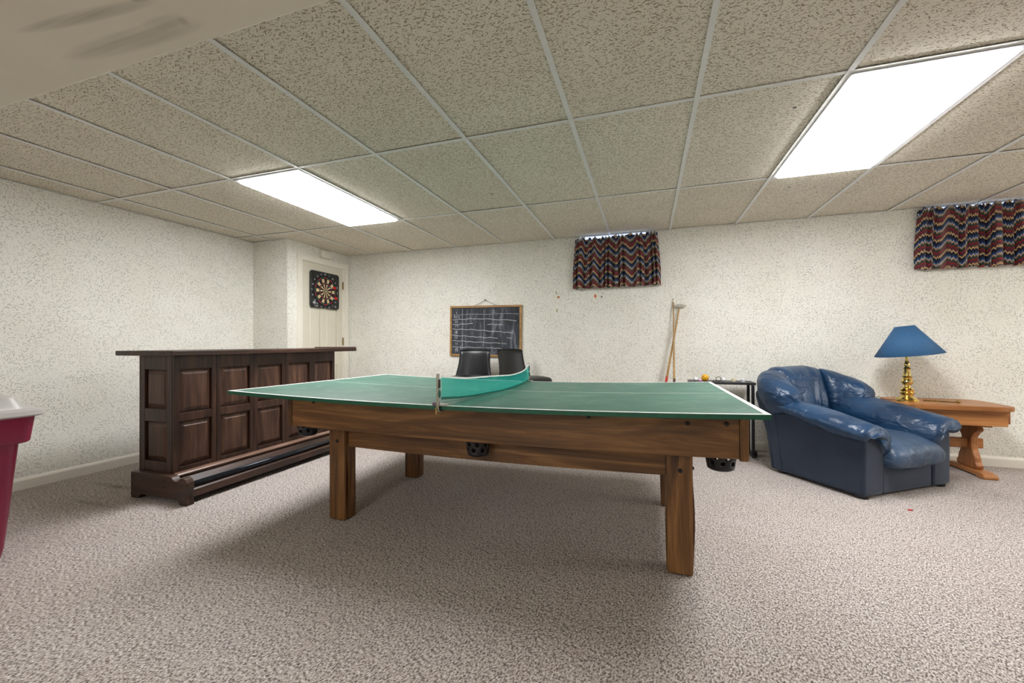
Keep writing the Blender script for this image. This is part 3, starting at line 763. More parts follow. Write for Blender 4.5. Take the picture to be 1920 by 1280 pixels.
# arm pads
def arm(sign):
    prof = [(-.468, .385), (-.497, .405), (-.508, .445), (-.492, .485), (-.455, .512), (-.405, .525), (-.345, .518), (-.290, .490), (-.252, .445), (-.230, .390), (-.224, .330), (-.232, .285), (-.256, .272), (-.275, .30), (-.290, .355), (-.330, .395), (-.390, .405), (-.435, .395)]
    prof = [(x, .41+(z-.40)*.72 if z > .40 else z+.012) for x, z in prof]
    n = len(prof); P = []
    for i in range(n):
        for u in (0, .33, .67):
            q = [prof[(i-1) % n], prof[i], prof[(i+1) % n], prof[(i+2) % n]]
            P.append(tuple(.5*((2*q[1][k])+(-q[0][k]+q[2][k])*u+(2*q[0][k]-5*q[1][k]+4*q[2][k]-q[3][k])*u*u+(-q[0][k]+3*q[1][k]-3*q[2][k]+q[3][k])*u**3) for k in (0, 1)))
    m_ = len(P); nr = []
    for i in range(m_):
        t = Vector(P[(i+1) % m_])-Vector(P[i-1]); nr.append(Vector((t.y, -t.x)).normalized())
    area = sum(P[i][0]*P[(i+1) % m_][1]-P[(i+1) % m_][0]*P[i][1] for i in range(m_))
    if area < 0: nr = [-v for v in nr]
    rings = []; ny = 46
    for j in range(ny+1):
        u = j/ny; y = -.045+.72*u
        rise = .135*smax(u-.06)**1.1
        ins = 0
        d = y+.045
        if d < .05: ins = .030*(1-math.sqrt(max(0, 1-(1-d/.05)**2)))
        fat = .011*math.sin(PI*min(1, u*1.3))+.004
        ring = []
        for (x, z), nn in zip(P, nr):
            low = smax((.42-z)/.15) if x > -.30 else 0      # inner drop tucks in behind the seat front
            o_ = fat-ins
            ring.append((sign*-1*(x+nn.x*o_)*-1 if False else (x+nn.x*o_)*(1 if sign < 0 else -1), y+.03*low*(1-u), z+nn.y*o_+rise))
        rings.append(ring)
    def d(p):
        edge = smax(1-abs(p.y+.0)/.13)
        outer = smax((abs(p.x)-.40)/.1)
        w_ = .35+.65*max(edge, outer)
        pl = math.sin((p.y*1.0+abs(p.x)*.55+p.z*.35)*150+4*nz(p.x*4, p.y*4, p.z*4))
        return .0028*pl*max(edge*.8, outer)*(.4+.6*nz(p.x*5, p.y*9, p.z*5+3))+.0075*(ridge(p.x*5+p.y*9, p.z*6, p.y*3)-.55)*(.25+.5*w_)+.005*nz(p.x*7, p.y*6, p.z*7)
    closed_loft(rings, 'arm_pad', M_leather, disp=d)
arm(-1); arm(1)
# back cushions: three pillows around an arc
def back(th0, th1, name, tip=0, seed=0):
    rings = []; N_ = 48; n = 44
    S = lambda v, p: math.copysign(abs(v)**p, v)
    for i in range(N_+1):
        s = -1+2*i/N_; th = math.radians(th0+(th1-th0)*i/N_)
        e0 = (1-abs(s)**6)**.5
        if tip and s*tip > 0: e0 = (1-abs(s)**4.0)**.5
        ct = max(0.0, math.cos(th))
        zt_ = .615+.225*ct**.75
        zb_ = .395+.125*(1-ct)
        hh = (zt_-zb_)/2*(.50+.50*e0 if tip and s*tip > 0 else .86+.14*e0); zc = (zt_+zb_)/2
        tk = .120*(.30+.70*e0)
        ring = []
        for k in range(n):
            a = 2*PI*k/n; c, d = math.cos(a), math.sin(a)
            z = zc+hh*S(d, .72)
            rr = tk*S(c, .8)
            lean = .13*((z-.40)/.45)
            ring.append((S(math.sin(th), .70)*(.415+lean*.55+rr), .36+S(math.cos(th), .70)*(.375+lean+rr), z))
        rings.append(ring)
    def d(p):
        low = smax((.70-p.z)/.3)
        g = p.x*(10+26*smax(.84-p.z))
        return (.024*(ridge(g, p.z*2.4, seed+p.y*2)-.62)*(.22+low))+.007*nz(p.x*6, p.y*6+seed, p.z*6)
    closed_loft(rings, name, M_leather, disp=d)
back(-25, 25, 'back_cushion', 0, 3); back(-80, -25.5, 'side_cushion', -1, 5); back(25.5, 80, 'side_cushion', 1, 9)

# ------------------------------------------------------------------ end table
et = thing('end_table', 'honey pine trestle end table under the blue lamp', 'end table', (2.29, 4.31, 0)); el = local(et)
ZT = .56
def rounded(x0, x1, y0, y1, c):
    p = []
    for (cx, cy, a0) in ((x1-c, y0+c, -90), (x1-c, y1-c, 0), (x0+c, y1-c, 90), (x0+c, y0+c, 180)):
        for k in range(5):
            a = math.radians(a0+90*k/4); p.append((cx+c*math.cos(a), cy+c*math.sin(a)))
    return p
MB().prism(rounded(1.958, 2.64, 4.06, 4.55, .10), 2, ZT-.038, ZT).map(el).build('table_top', M_pineX, et, bev=.008, seg=3)
MB().box(2.03, 2.585, 4.105, 4.125, .405, ZT-.039).map(el).build('front_apron', M_pineX, et, bev=.003)
MB().box(2.03, 2.585, 4.485, 4.505, .405, ZT-.039).map(el).build('rear_apron', M_pineX, et, bev=.003)
MB().box(2.586, 2.604, 4.115, 4.495, .425, ZT-.039).map(el).build('end_apron', M_pineY, et, bev=.003)
MB().box(2.011, 2.029, 4.115, 4.495, .425, ZT-.039).map(el).build('end_apron', M_pineY, et, bev=.003)
for xc in (2.12, 2.475):
    # lyre-shaped trestle end in the y-z plane
    half = [(.055, .048), (.105, .048), (.115, .075), (.095, .10), (.088, .13), (.062, .19), (.05, .24), (.055, .29), (.085, .33), (.11, .345), (.12, .36), (.105, .385), (.085, .392)]
    out = [(4.31-a, z) for a, z in half]+[(4.31+a, z) for a, z in reversed(half)]
    MB().prism(out, 0, xc-.022, xc+.022).map(el).build('trestle_end', M_pineZ, et, bev=.006)
    MB().box(xc-.035, xc+.035, 4.13, 4.48, .393, .4045).map(el).build('top_bearer', M_pineY, et, bev=.003)
    ft = [(4.09, 0), (4.085, .02), (4.10, .036), (4.14, .044), (4.20, .047), (4.42, .047), (4.48, .044), (4.52, .036), (4.53, .02), (4.525, 0), (4.46, 0), (4.44, .01), (4.18, .01), (4.16, 0)]
    MB().prism(ft, 0, xc-.045, xc+.045).map(el).build('trestle_foot', M_pineY, et, bev=.008, seg=3)
MB().box(2.05, 2.555, 4.295, 4.325, .195, .275).map(el).build('stretcher', M_pineX, et, bev=.008, seg=3)

# lamp
lp = thing('table_lamp', 'brass baluster table lamp with a blue cone shade', 'lamp', (2.045, 4.25, ZT))
prof = [(.076, 0), (.076, .010), (.070, .016), (.073, .020), (.060, .030), (.042, .040), (.036, .050), (.038, .056)]
MB().lathe(prof, 40).build('base', M_brass, lp, smooth=True, auto=.6)
prof = [(.036, .056), (.046, .066), (.048, .074), (.038, .082), (.044, .092), (.046, .100), (.034, .110), (.022, .120), (.020, .134), (.030, .142), (.038, .154), (.040, .166), (.032, .182), (.024, .190), (.034, .200), (.036, .205), (.026, .210), (.0255, .216), (.020, .262), (.022, .266), (.026, .270), (.020, .276), (.0135, .284), (.020, .296), (.021, .304), (.015, .316), (.012, .322), (.016, .328), (.010, .334), (.010, .40)]
MB().lathe(prof, 40).build('stem', M_brass, lp, smooth=True, auto=.6)
MB().tube([(0, 0, .40), (0, 0, .625)], .004, 8).build('harp_rod', M_brassd, lp)
MB().sphere((0, 0, .46), .028, 20, 12, 1, 1, 1.3).build('bulb', M_white, lp, smooth=True)
sh = MB().lathe([(.218, .385-.5), (.062, .622-.5)], 64, cap=False).build('shade', M_shade, lp, smooth=True, loc=(0, 0, .5), rot=(0, math.radians(-6.5), 0))
sd = sh.modifiers.new('shell', 'SOLIDIFY'); sd.thickness = .002
for a in (0, 2.1, 4.2):
    MB().tube([(0, 0, .612-.5), (.062*math.cos(a), .062*math.sin(a), .62-.5)], .0015, 6).build('shade_spider', M_brassd, sh)
MB().tube([(-.07, .03, .006), (-.10, .05, .004), (-.13, .06, .008), (-.15, .09, .02), (-.19, .12, .01), (-.25, .20, .004)], .0025, 6).build('cord', M_bolt, lp)
# brass poker-like bits lying on the end table
kt = thing('brass_fireplace_tool', 'thin brass rod tool with a knob lying on the pine end table', 'tool', (2.29, 4.25, ZT))
MB().tube([(-.11, .06, .006), (-.04, .035, .006), (.05, -.03, .007)], .0045, 8).build('rod', M_brassd, kt, smooth=True)
MB().sphere((.062, -.038, .011), .011, 12, 8, 1.4, 1, 1).build('knob', M_brassd, kt, smooth=True)
MB().sphere((-.045, .037, .007), .007, 10, 6, 1.6, 1, 1).build('collar', M_brassd, kt, smooth=True)

# ------------------------------------------------------------------ black metal rack with small things
rk = thing('metal_rack', 'low black metal rack table against the far wall behind the armchair', 'rack', (.66, 4.36, 0)); rl = local(rk)
ZK = .682
MB().box(.386, .945, 4.25, 4.47, ZK-.022, ZK).map(rl).build('rack_top', M_black, rk, bev=.002)
for x in (.40, .921):
    for y in (4.262, 4.448): MB().box(x-.012, x+.012, y-.011, y+.011, .02, ZK-.0225).map(rl).build('leg', M_black, rk, bev=.002)
    MB().box(x-.016, x+.016, 4.225, 4.49, 0, .0195).map(rl).build('foot_bar', M_black, rk, bev=.003)
MB().box(.413, .908, 4.44, 4.455, .10, .125).map(rl).build('cross_bar', M_black, rk, bev=.002)
MB().box(.925, .96, 4.29, 4.36, .0, .05).map(rl).build('bracket', M_black, rk, bev=.004)
M_ppb = plain('celluloid_white', rgb(236, 238, 242), .35, var=.02); M_yel = plain('yellow_ball_paint', rgb(238, 172, 22), .35, var=.04); M_pink = plain('pink_plastic', rgb(236, 150, 214), .45, var=.03); M_cream2 = plain('ivory_plastic', rgb(222, 212, 184), .4, var=.03)
def ball(name, label, cat, x, y, r, mat, group=None, z=ZK):
    o = MB().sphere((0, 0, r), r, 24, 14).build(name, mat, None, smooth=True); o.location = (x, y, z); return tag(o, label, cat, group)
ball('table_tennis_ball', 'white table tennis ball left of the yellow ball', 'ball', .444, 4.32, .020, M_ppb)
yb = thing('small_ball', 'small yellow ball with dark dots on the black rack', 'ball', (.529, 4.32, ZK))
MB().sphere((0, 0, .033), .033, 28, 16).build('ball_body', M_yel, yb, smooth=True)
for a, h in ((-1.2, .045), (-2.0, .045), (-1.6, .03), (-.8, .03)):
    rr = math.sqrt(.0332**2-(h-.033)**2); MB().sphere((rr*math.cos(a), rr*math.sin(a), h), .0032, 8, 6).build('dot', M_bolt, yb)
tag(MB().lathe([(.012, 0), (.014, .003), (.014, .010), (.009, .015), (.001, .016)], 20).build('pink_cap', M_pink, None, smooth=True, loc=(.484, 4.305, ZK)), 'pink plastic cap between the white and yellow balls', 'cap')
rg = MB().tube([(.021*math.cos(a), 0, .022+.021*math.sin(a)) for a in [2*PI*k/28 for k in range(28)]], .0025, 8, closed=True).build('black_ring', M_bolt, None, smooth=True, loc=(.645, 4.31, ZK+.001)); tag(rg, 'thin black ring standing on the rack', 'ring')
tag(MB().tube([(0, 0, .004), (.02, .012, .005), (.05, .004, .004)], .003, 6).build('black_peg', M_bolt, None, smooth=True, loc=(.588, 4.30, ZK)), 'short black peg lying beside the thin ring', 'peg')
ball('table_tennis_ball', 'white table tennis ball just right of the thin black ring', 'ball', .690, 4.33, .019, M_ppb)
jr = thing('small_jar', 'small ivory lidded jar in the middle right of the rack', 'jar', (.772, 4.32, ZK))
MB().lathe([(.017, 0), (.019, .003), (.019, .018), (.016, .022)], 20).build('jar_body', M_cream2, jr, smooth=True, auto=.6)
MB().lathe([(.018, .022), (.018, .030), (.012, .033)], 20).build('lid', M_cream2, jr, smooth=True, auto=.6)
j2 = thing('small_pot', 'white lidded pot nearest the armchair on the rack', 'jar', (.852, 4.32, ZK))
MB().lathe([(.016, 0), (.018, .004), (.018, .016), (.020, .020)], 20).build('pot_body', M_ppb, j2, smooth=True, auto=.6)
MB().lathe([(.020, .020), (.017, .027), (.004, .032)], 20).build('lid', M_ppb, j2, smooth=True)

# ------------------------------------------------------------------ cues leaning on the far wall
M_cue = wood('cue_maple', 2, rgb(160, 122, 70), rgb(186, 146, 88), rgb(204, 166, 108), .35, bump=.02)
M_butt = plain('cue_butt', rgb(92, 48, 28), .3); M_red = plain('red_wrap', rgb(190, 44, 26), .45); M_ivory = plain('ivory_ferrule', rgb(236, 230, 212), .4)
def stick(name, label, a, b, segs):
    t = thing(name, label, 'cue', a); A_, B_ = Vector(a), Vector(b); D = B_-A_
    for nm, mat, u0, u1, r0, r1 in segs: MB().tube([D*u0, D*u1], [r0, r1], 14).build(nm, mat, t, smooth=True, auto=.8)
    return t, D
stick('pool_cue', 'upright maple pool cue with white ferrule leaning on the far wall', (.248, 4.20, 0), (.263, 4.548, 1.505),
      (('butt', M_butt, .002, .455, .0145, .0115), ('collar', M_black, .455, .462, .0116, .0116), ('shaft', M_cue, .462, .975, .0112, .0066), ('ferrule', M_ivory, .975, .995, .0066, .0066), ('tip', M_bolt, .995, 1.0, .0064, .0055)))
t, D = stick('bridge_stick', 'slanting bridge stick with a grey metal head crossing the cue', (.060, 4.28, 0), (.322, 4.535, 1.425),
      (('butt', M_cue, .002, .46, .0145, .012), ('wrap', M_red, .46, .50, .0125, .0122), ('shaft', M_cue, .50, .985, .0118, .0075)))
hd = MB(); sp = [(-.052, -.010), (-.042, .004), (-.030, .002), (-.022, .012), (-.010, .006), (0, .012), (.010, .006), (.022, .010), (.032, -.002), (.045, .002), (.060, -.012), (.04, -.014), (.012, -.024), (-.012, -.022), (-.035, -.014)]
hd.prism([(a*1.05, b+.012) for a, b in sp], 1, -.006, .006).map(lambda p: (p[0]+D.x, p[1]+D.y-.012, p[2]+D.z)).build('bridge_head', M_steel, t, bev=.001)

# ------------------------------------------------------------------ chalkboard
cb = thing('chalkboard', 'oak framed chalkboard with a chalked score grid hung on the far wall', 'chalkboard', (-1.834, YF-.012, 1.199)); cb.rotation_euler = (0, math.radians(.7), 0)
BW, BH = .457, .304
MB().box(-BW+.02, BW-.02, -.006, .004, -BH+.02, BH-.02).build('slate_panel', M_slate, cb)
for nm, a in (('frame_rail', (-BW, BW, -.014, .008, BH-.024, BH)), ('frame_rail', (-BW, BW, -.014, .008, -BH, -BH+.024))): MB().box(*a).build(nm, M_frame, cb, bev=.002)
for a in ((-BW, -BW+.024, -.014, .008, -BH+.0245, BH-.0245), (BW-.024, BW, -.014, .008, -BH+.0245, BH-.0245)): MB().box(*a).build('frame_stile', M_frame, cb, bev=.002)
MB().tube([(-.14, -.004, BH), (0, -.002, .365), (.15, -.004, BH)], .0022, 6).build('hanging_cord', M_bolt, cb)
MB().sphere((0, -.006, .372), .007, 10, 6).build('nail', M_bolt, cb)
def chalk(lines, wd=.0022, mat=None, name='chalk_writing'):
    mb = MB()
    for ln in lines:
        for (xa, za), (xb, zb) in zip(ln[:-1], ln[1:]):
            d = Vector((xb-xa, 0, zb-za)); L = d.length
            if L < 1e-5: continue
            n_ = Vector((-d.z, 0, d.x))/L*wd; e_ = d/L*wd*.6
            a, b = Vector((xa, -.0068, za))-e_, Vector((xb, -.0068, zb))+e_
            mb.add([a-n_, b-n_, b+n_, a+n_], [(0, 1, 2, 3)])
    return mb.build(name, mat or M_chalk, cb)
GL = {'0': [[(.5,1),(.15,.8),(.1,.4),(.4,0),(.8,.25),(.85,.7),(.5,1)]], '1': [[(.5,1),(.45,0)]], '2': [[(.1,.75),(.4,1),(.75,.8),(.6,.45),(.1,0),(.9,.05)]], '5': [[(.85,1),(.25,1),(.2,.55),(.6,.6),(.8,.3),(.5,0),(.15,.1)]],
      '6': [[(.7,1),(.3,.6),(.2,.2),(.5,0),(.8,.25),(.55,.5),(.25,.3)]], '7': [[(.1,.95),(.85,1),(.4,0)]], '8': [[(.5,.5),(.2,.75),(.5,1),(.8,.78),(.5,.5),(.15,.22),(.5,0),(.85,.25),(.5,.5)]], '9': [[(.8,.7),(.4,.5),(.2,.8),(.55,1),(.8,.7),(.6,0)]],
      'B': [[(.15,0),(.15,1),(.7,.9),(.6,.55),(.2,.5),(.8,.35),(.65,.02),(.15,0)]], 'u': [[(.15,.6),(.2,.1),(.6,.05),(.75,.6),(.8,0)]], 'l': [[(.4,1),(.4,0)]], 's': [[(.8,.55),(.35,.6),(.3,.38),(.7,.28),(.65,.02),(.2,.05)]], 'A': [[(.1,0),(.5,1),(.9,0)], [(.25,.4),(.7,.4)]]}
def write(txt, x, z, h, w_, sp=1.15):
    out = []
    for k, c in enumerate(txt):
        for g in GL[c]: out.append([(x+k*w_*sp+p[0]*w_, z+p[1]*h) for p in g])
    return out
# rows taken from the photo (board units: 0..1 across 640 px crop etc.)
def bp(cx_, cy_): return ((cx_-550)/650*.914, (488-cy_)/450*.607)
rowsz = [340, 385, 428, 472, 525, 575, 632]
L1 = []; L2 = []
def wavy(x0, x1, y0, y1): return [bp(x0+(x1-x0)*k/12, y0+(y1-y0)*k/12+2.5*math.sin(k*1.1+y0)) for k in range(13)]
L2 += [wavy(250, 850, 340, 338)]
L1 += [wavy(252, 480, 385, 378), wavy(480, 830, 378, 397)]
L1 += [wavy(248, 440, 432, 420), wavy(575, 710, 428, 434)]
L1 += [wavy(250, 440, 470, 476), wavy(440, 660, 476, 494), wavy(660, 800, 492, 503)]
L1 += [wavy(246, 460, 525, 540), wavy(460, 665, 542, 548), wavy(750, 795, 545, 553)]
L1 += [wavy(252, 420, 575, 582), wavy(420, 690, 584, 595), wavy(700, 745, 594, 599)]
L1 += [wavy(255, 520, 632, 634), wavy(560, 690, 634, 640), wavy(690, 720, 640, 652)]
L2 += [[bp(343, 290), bp(340, 480), bp(345, 665)], [bp(540, 300), bp(545, 480), bp(530, 665)]]
for txt, x, y, h in (('Bulls', 262, 370, 24), ('20', 268, 418, 26), ('19', 272, 455, 20), ('18', 266, 513, 28), ('17', 266, 556, 26), ('16', 270, 613, 24), ('15', 272, 672, 28)):
    x_, z_ = bp(x, y); w_ = (.02 if txt != 'Bulls' else .014)
    (L1 if txt in ('18', '17', '15') else L2).extend(write(txt, x_, z_, h/450*.607, w_))
x_, z_ = bp(615, 328); L2 += write('2', x_, z_, .03, .045)
x_, z_ = bp(280, 332); L2 += write('A', x_, z_, .02, .016)
chalk(L1, .0027, M_chalk); chalk(L2, .0023, M_chalkd)

# ------------------------------------------------------------------ dartboard on the door
db = thing('dartboard', 'square black backed dartboard hanging on the white door', 'dartboard', (XD+.0005, 4.131, 1.717))
def rrect(hw_, hh_, c):
    return rounded(-hw_, hw_, -hh_, hh_, c)
MB().prism(rrect(.236, .224, .035), 0, .0, .026).build('backing', M_blackp, db, bev=.005, seg=3)
M_seg = {'b': plain('segment_black', rgb(18, 17, 18), .7), 'w': plain('segment_cream', rgb(222, 196, 150), .7), 'r': plain('segment_red', rgb(196, 30, 52), .6), 'g': plain('segment_green', rgb(10, 96, 84), .6)}
Rb = .176; cY, cZ = -.010, -.011
MB().lathe([(.198, .0265), (.198, .032), (.19, .034)], 64, (0, 0, 0), 0).map(lambda p: (p[0], p[1]+cY, p[2]+cZ)).build('board_ring', M_seg['b'], db)
seg = {k: MB() for k in M_seg}
def wedge(mb, r0, r1, a0, a1, x=.0345):
    n = 4; v = []
    for r in (r0, r1):
        for k in range(n+1):
            a = a0+(a1-a0)*k/n; v.append((x, cY+r*math.sin(a)*1, cZ+r*math.cos(a)))
    mb.add(v, [(k, k+1, n+2+k, n+1+k) for k in range(n)])
wedge(seg['b'], .0005, .1755, 0, 2*PI, .0342)
seg['b'].v.clear(); seg['b'].f.clear()
for k in range(20):
    a0, a1 = (k-.5)*PI/10, (k+.5)*PI/10; odd = k % 2; g = .018
    cs_ = 'w' if odd else 'b'
    wedge(seg[cs_], .016, .086, a0+g*1.6, a1-g*1.6); wedge(seg[cs_], .106, .152, a0+g, a1-g)
    wedge(seg['g' if odd else 'r'], .092, .100, a0+g, a1-g); wedge(seg['g' if odd else 'r'], .162, .171, a0, a1)
    wedge(seg['g'], .008, .016, a0, a1); wedge(seg['w'], .0005, .008, a0, a1)
for k, nm in (('b', 'black_segments'), ('w', 'cream_segments'), ('r', 'red_segments'), ('g', 'green_segments')): seg[k].build(nm, M_seg[k], db)
def text(s, size, mat, parent, mtx):
    cu = bpy.data.curves.new('t', 'FONT'); cu.body = s; cu.size = size; cu.align_x = 'CENTER'; cu.align_y = 'CENTER'
    to = bpy.data.objects.new('t', cu); COL.objects.link(to)
    bpy.context.view_layer.update()
    me = bpy.data.meshes.new_from_object(to.evaluated_get(bpy.context.evaluated_depsgraph_get()))
    bpy.data.objects.remove(to); bpy.data.curves.remove(cu)
    me.materials.clear(); me.materials.append(mat)
    o = link(bpy.data.objects.new('number', me), parent); o.matrix_local = mtx; return o
nums = [20, 1, 18, 4, 13, 6, 10, 15, 2, 17, 3, 19, 7, 16, 8, 11, 14, 9, 12, 5]
M_num = plain('white_numeral', rgb(236, 238, 244), .6, var=.01)
for k, nmb in enumerate(nums):
    a = k*PI/10; r = .211
    yy = cY+r*math.sin(a)*1.0; zz = cZ+r*math.cos(a)*.985
    mt = Matrix(((0, 0, 1, .0275), (1, 0, 0, yy), (0, 1, 0, zz), (0, 0, 0, 1)))
    text(str(nmb), .030, M_num, db, mt)
lg = MB()
lg.box(.0262, .0268, -.205, -.165, -.178, -.150); 
for k in range(3): lg.box(.0262, .0268, -.19+.01*k, -.125, -.197-.008*k, -.194-.008*k)
lg.box(.0262, .0268, -.155, -.138, -.172, -.165); lg.box(.0262, .0268, .148, .182, -.199, -.193); lg.add([(.0266, .155, -.190), (.0266, .172, -.190), (.0266, .166, -.172), (.0266, .160, -.172)], [(0, 1, 2, 3)])
lg.build('printed_marks', plain('grey_print', rgb(190, 192, 196), .6), db)
for (px, py, pz, lab) in ((.0, .012, .030, 'red flighted dart stuck in the upper right of the dartboard'), (.0, .036, -.092, 'red flighted dart stuck low on the right of the dartboard')):
    # point in the board, tail toward the room
    base = Vector((XD+.035, 4.131+cY+py, 1.717+cZ+pz)); dr = Vector((1, .02, .05 if pz > 0 else .0)).normalized()
    d = thing('dart', lab, 'dart', tuple(base), 0, 'darts in the board')
    P = lambda u: tuple(dr*u)
    MB().tube([P(.0), P(.03)], .0012, 6).build('point', M_steel, d)
    MB().tube([P(.03), P(.036), P(.07), P(.075)], [.0015, .0035, .0035, .002], 10).build('barrel', M_ivory, d, smooth=True)
    MB().tube([P(.075), P(.115)], .0022, 8).build('shaft', M_ivory, d)
    fm = MB(); a_ = dr.cross(Vector((0, 0, 1))).normalized(); b_ = dr.cross(a_).normalized()
    for q in (a_+b_, a_-b_, -a_-b_, b_-a_):
        q = q.normalized(); s_ = dr.cross(q)*.0004
        pts = [dr*.105, dr*.112+q*.018, dr*.135+q*.019, dr*.142]
        fm.add([p+s_ for p in pts]+[p-s_ for p in pts], [(0,1,2,3), (7,6,5,4), (0,4,5,1), (1,5,6,2), (2,6,7,3)])
    fm.build('flight', plain('red_flight', rgb(232, 28, 30), .4), d)

# ------------------------------------------------------------------ bar stools behind the table
def stool(loc, rz, label, mv):
    t = thing('bar_stool', label, 'bar stool', loc, rz, 'black vinyl bar stools')
    # back: a flared, curved padded panel (local +Y is behind)
    NX, NZ = 24, 18; mb = MB()
    def P(u, v, off):
        z = .60+.385*v
        hw_ = .235-.055*v-.02*math.sin(PI*v)*1.0
        x = u*hw_; y = .17+.06*v-.06*abs(u)**2.2*(1-.35*v)
        rd = (max(0, 1-abs(u)**8)*max(0, 1-abs(2*v-1)**10))**.5
        return (x, y+off*rd, z-.012*abs(u)**4*v)
    for side in (-1, 1):
        for j in range(NZ+1):
            for i in range(NX+1): mb.v.append(P(-1+2*i/NX, j/NZ, .022*side))
    n = (NX+1)*(NZ+1); I = lambda i, j, k: k*n+j*(NX+1)+i
    for j in range(NZ):
        for i in range(NX):
            mb.f.append((I(i,j,0), I(i+1,j,0), I(i+1,j+1,0), I(i,j+1,0))); mb.f.append((I(i,j,1), I(i,j+1,1), I(i+1,j+1,1), I(i+1,j,1)))
    for i in range(NX): mb.f.append((I(i,0,0), I(i,0,1), I(i+1,0,1), I(i+1,0,0))); mb.f.append((I(i,NZ,0), I(i+1,NZ,0), I(i+1,NZ,1), I(i,NZ,1)))
    for j in range(NZ): mb.f.append((I(0,j,0), I(0,j+1,0), I(0,j+1,1), I(0,j,1))); mb.f.append((I(NX,j,0), I(NX,j,1), I(NX,j+1,1), I(NX,j+1,0)))
    b = mb.build('backrest', mv, t, smooth=True)
    MB().tube([P(-1+2*k/20, 1, 0) for k in range(21)], .007, 8).build('piping', mv, b, smooth=True)
    for u in (-1, 1): MB().tube([P(u, k/14, 0) for k in range(15)], .007, 8).build('piping', mv, b, smooth=True)
    st = MB(); pr_ = rounded(-.225, .225, -.25, .20, .07)
    rings = []
    for (s, z) in ((.90, .60), (1.0, .615), (1.02, .64), (1.0, .672), (.93, .692), (.7, .704), (.35, .710)): rings.append([(x*s, -.025+(y+.025)*s, z) for x, y in pr_])
    k = len(pr_)
    for r in rings: st.v += r
    for a in range(len(rings)-1):
        for c in range(k):
            l = (c+1) % k; st.f.append((a*k+c, a*k+l, (a+1)*k+l, (a+1)*k+c))
    st.f.append(tuple(range(k-1, -1, -1))); st.f.append(tuple(range((len(rings)-1)*k, len(rings)*k)))
    st.build('seat', mv, t, smooth=True)
    MB().box(-.06, .06, -.06, .06, .585, .60).build('swivel_plate', M_black, t)
    for sx in (-1, 1):
        for sy in (-1, 1):
            MB().tube([(sx*.12, sy*.12, .60), (sx*.13, sy*.13, .56), (sx*.20, sy*.20, .0)], .013, 10).build('leg', M_black, t, smooth=True)
    MB().tube([(.176*math.cos(a)*1.34, .176*math.sin(a)*1.34, .22) for a in [2*PI*q/36 for q in range(36)]], .009, 8, closed=True).build('foot_ring', M_black, t, smooth=True)
stool((-1.835, 4.08, 0), math.radians(2), 'black vinyl bar stool facing the room in front of the chalkboard', M_vinyl)
stool((-1.245, 4.14, 0), math.radians(62), 'black brown vinyl bar stool turned aside, behind the far net post', M_vinylb)

# ------------------------------------------------------------------ curtains
def curtain(name, label, xc, zt0, zt1, zb, W, seed, tilt):
    rnd = random.Random(seed)
    t = thing(name, label, 'curtain', (xc, YF-.05, (zt0+zt1)/2), 0, 'flame stitch curtains')
    NX, NZ = 260, 40; ph = [0]
    for i in range(NX): ph.append(ph[-1]+.36+.17*math.sin(i*.13+seed)+.12*math.sin(i*.051+2*seed))
    mb = MB(); uv = []
    full = 0; xs = []
    for i in range(NX+1):
        u = i/NX
        for j in range(NZ+1):
            v = j/NZ                    # 0 top .. 1 bottom
            top = zt0+(zt1-zt0)*u+.010*math.sin(ph[i]*1.1+seed)+.006*math.sin(ph[i]*2.7)
            bot = zb+.006*math.sin(ph[i]*.55+1)+tilt*(u-.5)
            z = top+(bot-top)*v
            amp = .010+.016*min(1, max(0, v-.10)*1.8)
            if .10 < v < .16: amp *= .6
            fl_ = .93+.07*min(1, v*1.5)
            x = (u-.5)*W*fl_+.006*math.sin(ph[i]*2+1)*v
            y = amp*math.sin(ph[i])+.004*math.sin(ph[i]*2.3+v*2)
            end = min(1, min(u, 1-u)/.02); y = y*end+.03*(1-end)
            mb.v.append((x, y, z-(zt0+zt1)/2)); uv.append((u*W*1.55, .6-v*(zt0-zb)))
    for i in range(NX):
        for j in range(NZ): mb.f.append((i*(NZ+1)+j, i*(NZ+1)+j+1, (i+1)*(NZ+1)+j+1, (i+1)*(NZ+1)+j))
    me = bpy.data.meshes.new('cloth'); me.from_pydata(mb.v, [], mb.f); me.materials.append(M_flame)
    me.polygons.foreach_set('use_smooth', [True]*len(me.polygons))
    ul = me.uv_layers.new(name='UVMap')
    for lp_ in me.loops: ul.data[lp_.index].uv = uv[lp_.vertex_index]
    o = link(bpy.data.objects.new('cloth', me), t)
    sd = o.modifiers.new('thick', 'SOLIDIFY'); sd.thickness = .0015
    MB().tube([(-W/2*.93, .025, -.045), (W/2*.93, .025, -.045)], .006, 8).build('curtain_rod', M_white, t)
curtain('curtain', 'flame stitch curtain over the small window above the crossed cues', -.320, 2.188, 2.204, 1.652, .925, 1, .008)
curtain('curtain', 'flame stitch curtain at the right edge, above the blue lamp', 2.715, 2.212, 2.214, 1.684, .960, 4, 0)

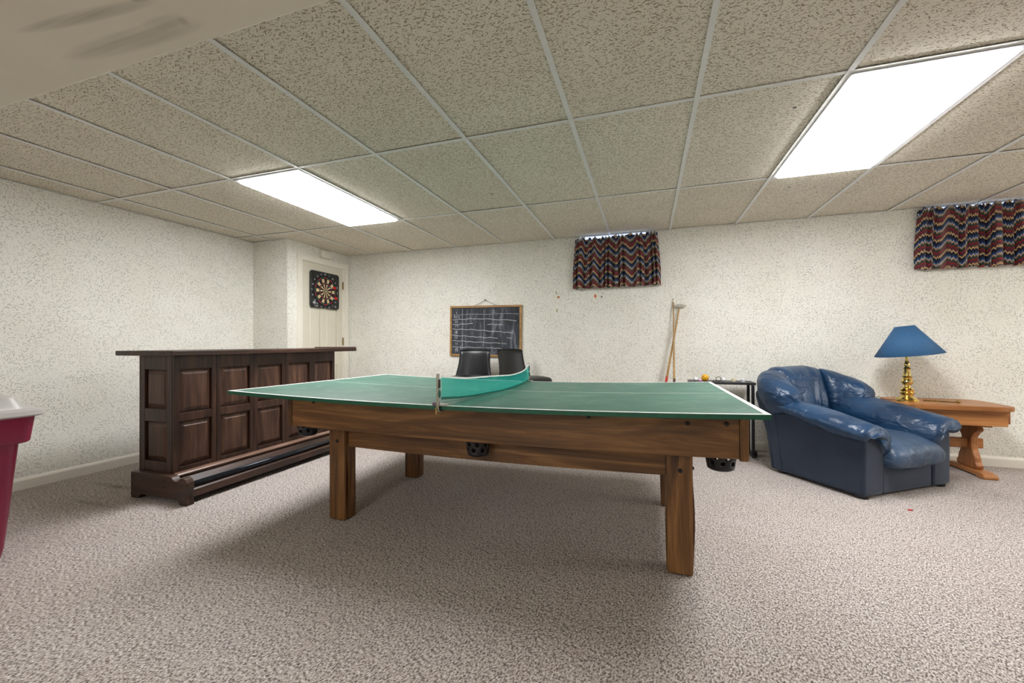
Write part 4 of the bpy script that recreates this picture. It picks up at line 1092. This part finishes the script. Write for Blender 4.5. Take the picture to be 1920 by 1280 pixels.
# little stickers on the far wall
for k, (u, v, w_, h_, c, lab) in enumerate(((-.970, 1.619, .012, .028, rgb(150, 138, 92), 'small olive tape scrap above the orange bit, left of the curtain'), (-.945, 1.57, .026, .02, rgb(196, 112, 58), 'orange wall scrap left of the curtain'), (-.962, 1.42, .014, .034, rgb(172, 158, 104), 'olive tape scrap lowest on the wall left of the curtain'),
                                      (-.535, 1.566, .022, .034, rgb(206, 110, 44), 'orange scrap on the wall under the middle curtain'), (-.465, 1.555, .016, .022, rgb(120, 116, 92), 'grey green scrap under the middle curtain'))):
    tag(MB().box(-w_/2, w_/2, -.002, 0, -h_/2, h_/2).build('wall_scrap', plain('scrap_%d' % k, c, .7), None, loc=(u, YF, v), bev=.0008), lab, 'scrap', 'scraps left on the far wall')
rb = MB().sphere((0, 0, .004), .012, 10, 6, 1.2, .6, .4).build('red_scrap', plain('red_scrap', rgb(190, 26, 34), .5), None, loc=(1.554, 3.206, 0)); tag(rb, 'tiny red scrap on the carpet in front of the armchair', 'scrap')

# ------------------------------------------------------------------ storage tote
to = thing('storage_tote', 'burgundy plastic storage tote with a grey lid at the left edge', 'tote', (-3.17, .74, 0))
def rr_ring(x0, x1, y0, y1, z, c): return [(x, y, z) for x, y in rounded(x0, x1, y0, y1, c)]
def loft(rings, name, mat, parent, cap=True, bev=0):
    mb = MB(); n = len(rings[0])
    for r in rings: mb.v += r
    for i in range(len(rings)-1):
        for k in range(n):
            l = (k+1) % n; mb.f.append((i*n+k, i*n+l, (i+1)*n+l, (i+1)*n+k))
    if cap: mb.f.append(tuple(range(n-1, -1, -1))); b = (len(rings)-1)*n; mb.f.append(tuple(range(b, b+n)))
    return mb.build(name, mat, parent, smooth=True, auto=.7)
def rs(dx, z, c=.05): return rr_ring(-.285-dx, .285+dx, -.425-dx, .40+dx, z, c)
loft([rs(-.075, .0), rs(-.045, .006), rs(-.03, .03), rs(-.022, .08), rs(.012, .575), rs(.014, .578), rs(.034, .580), rs(.040, .586), rs(.052, .705)], 'tub', M_tote, to)
loft([rs(.050, .704), rs(.070, .708), rs(.078, .715), rs(.074, .735), rs(.064, .742), rs(.030, .744), rs(.022, .755), rs(.005, .800), rs(-.01, .808), rs(-.10, .812)], 'lid', M_lid, to)
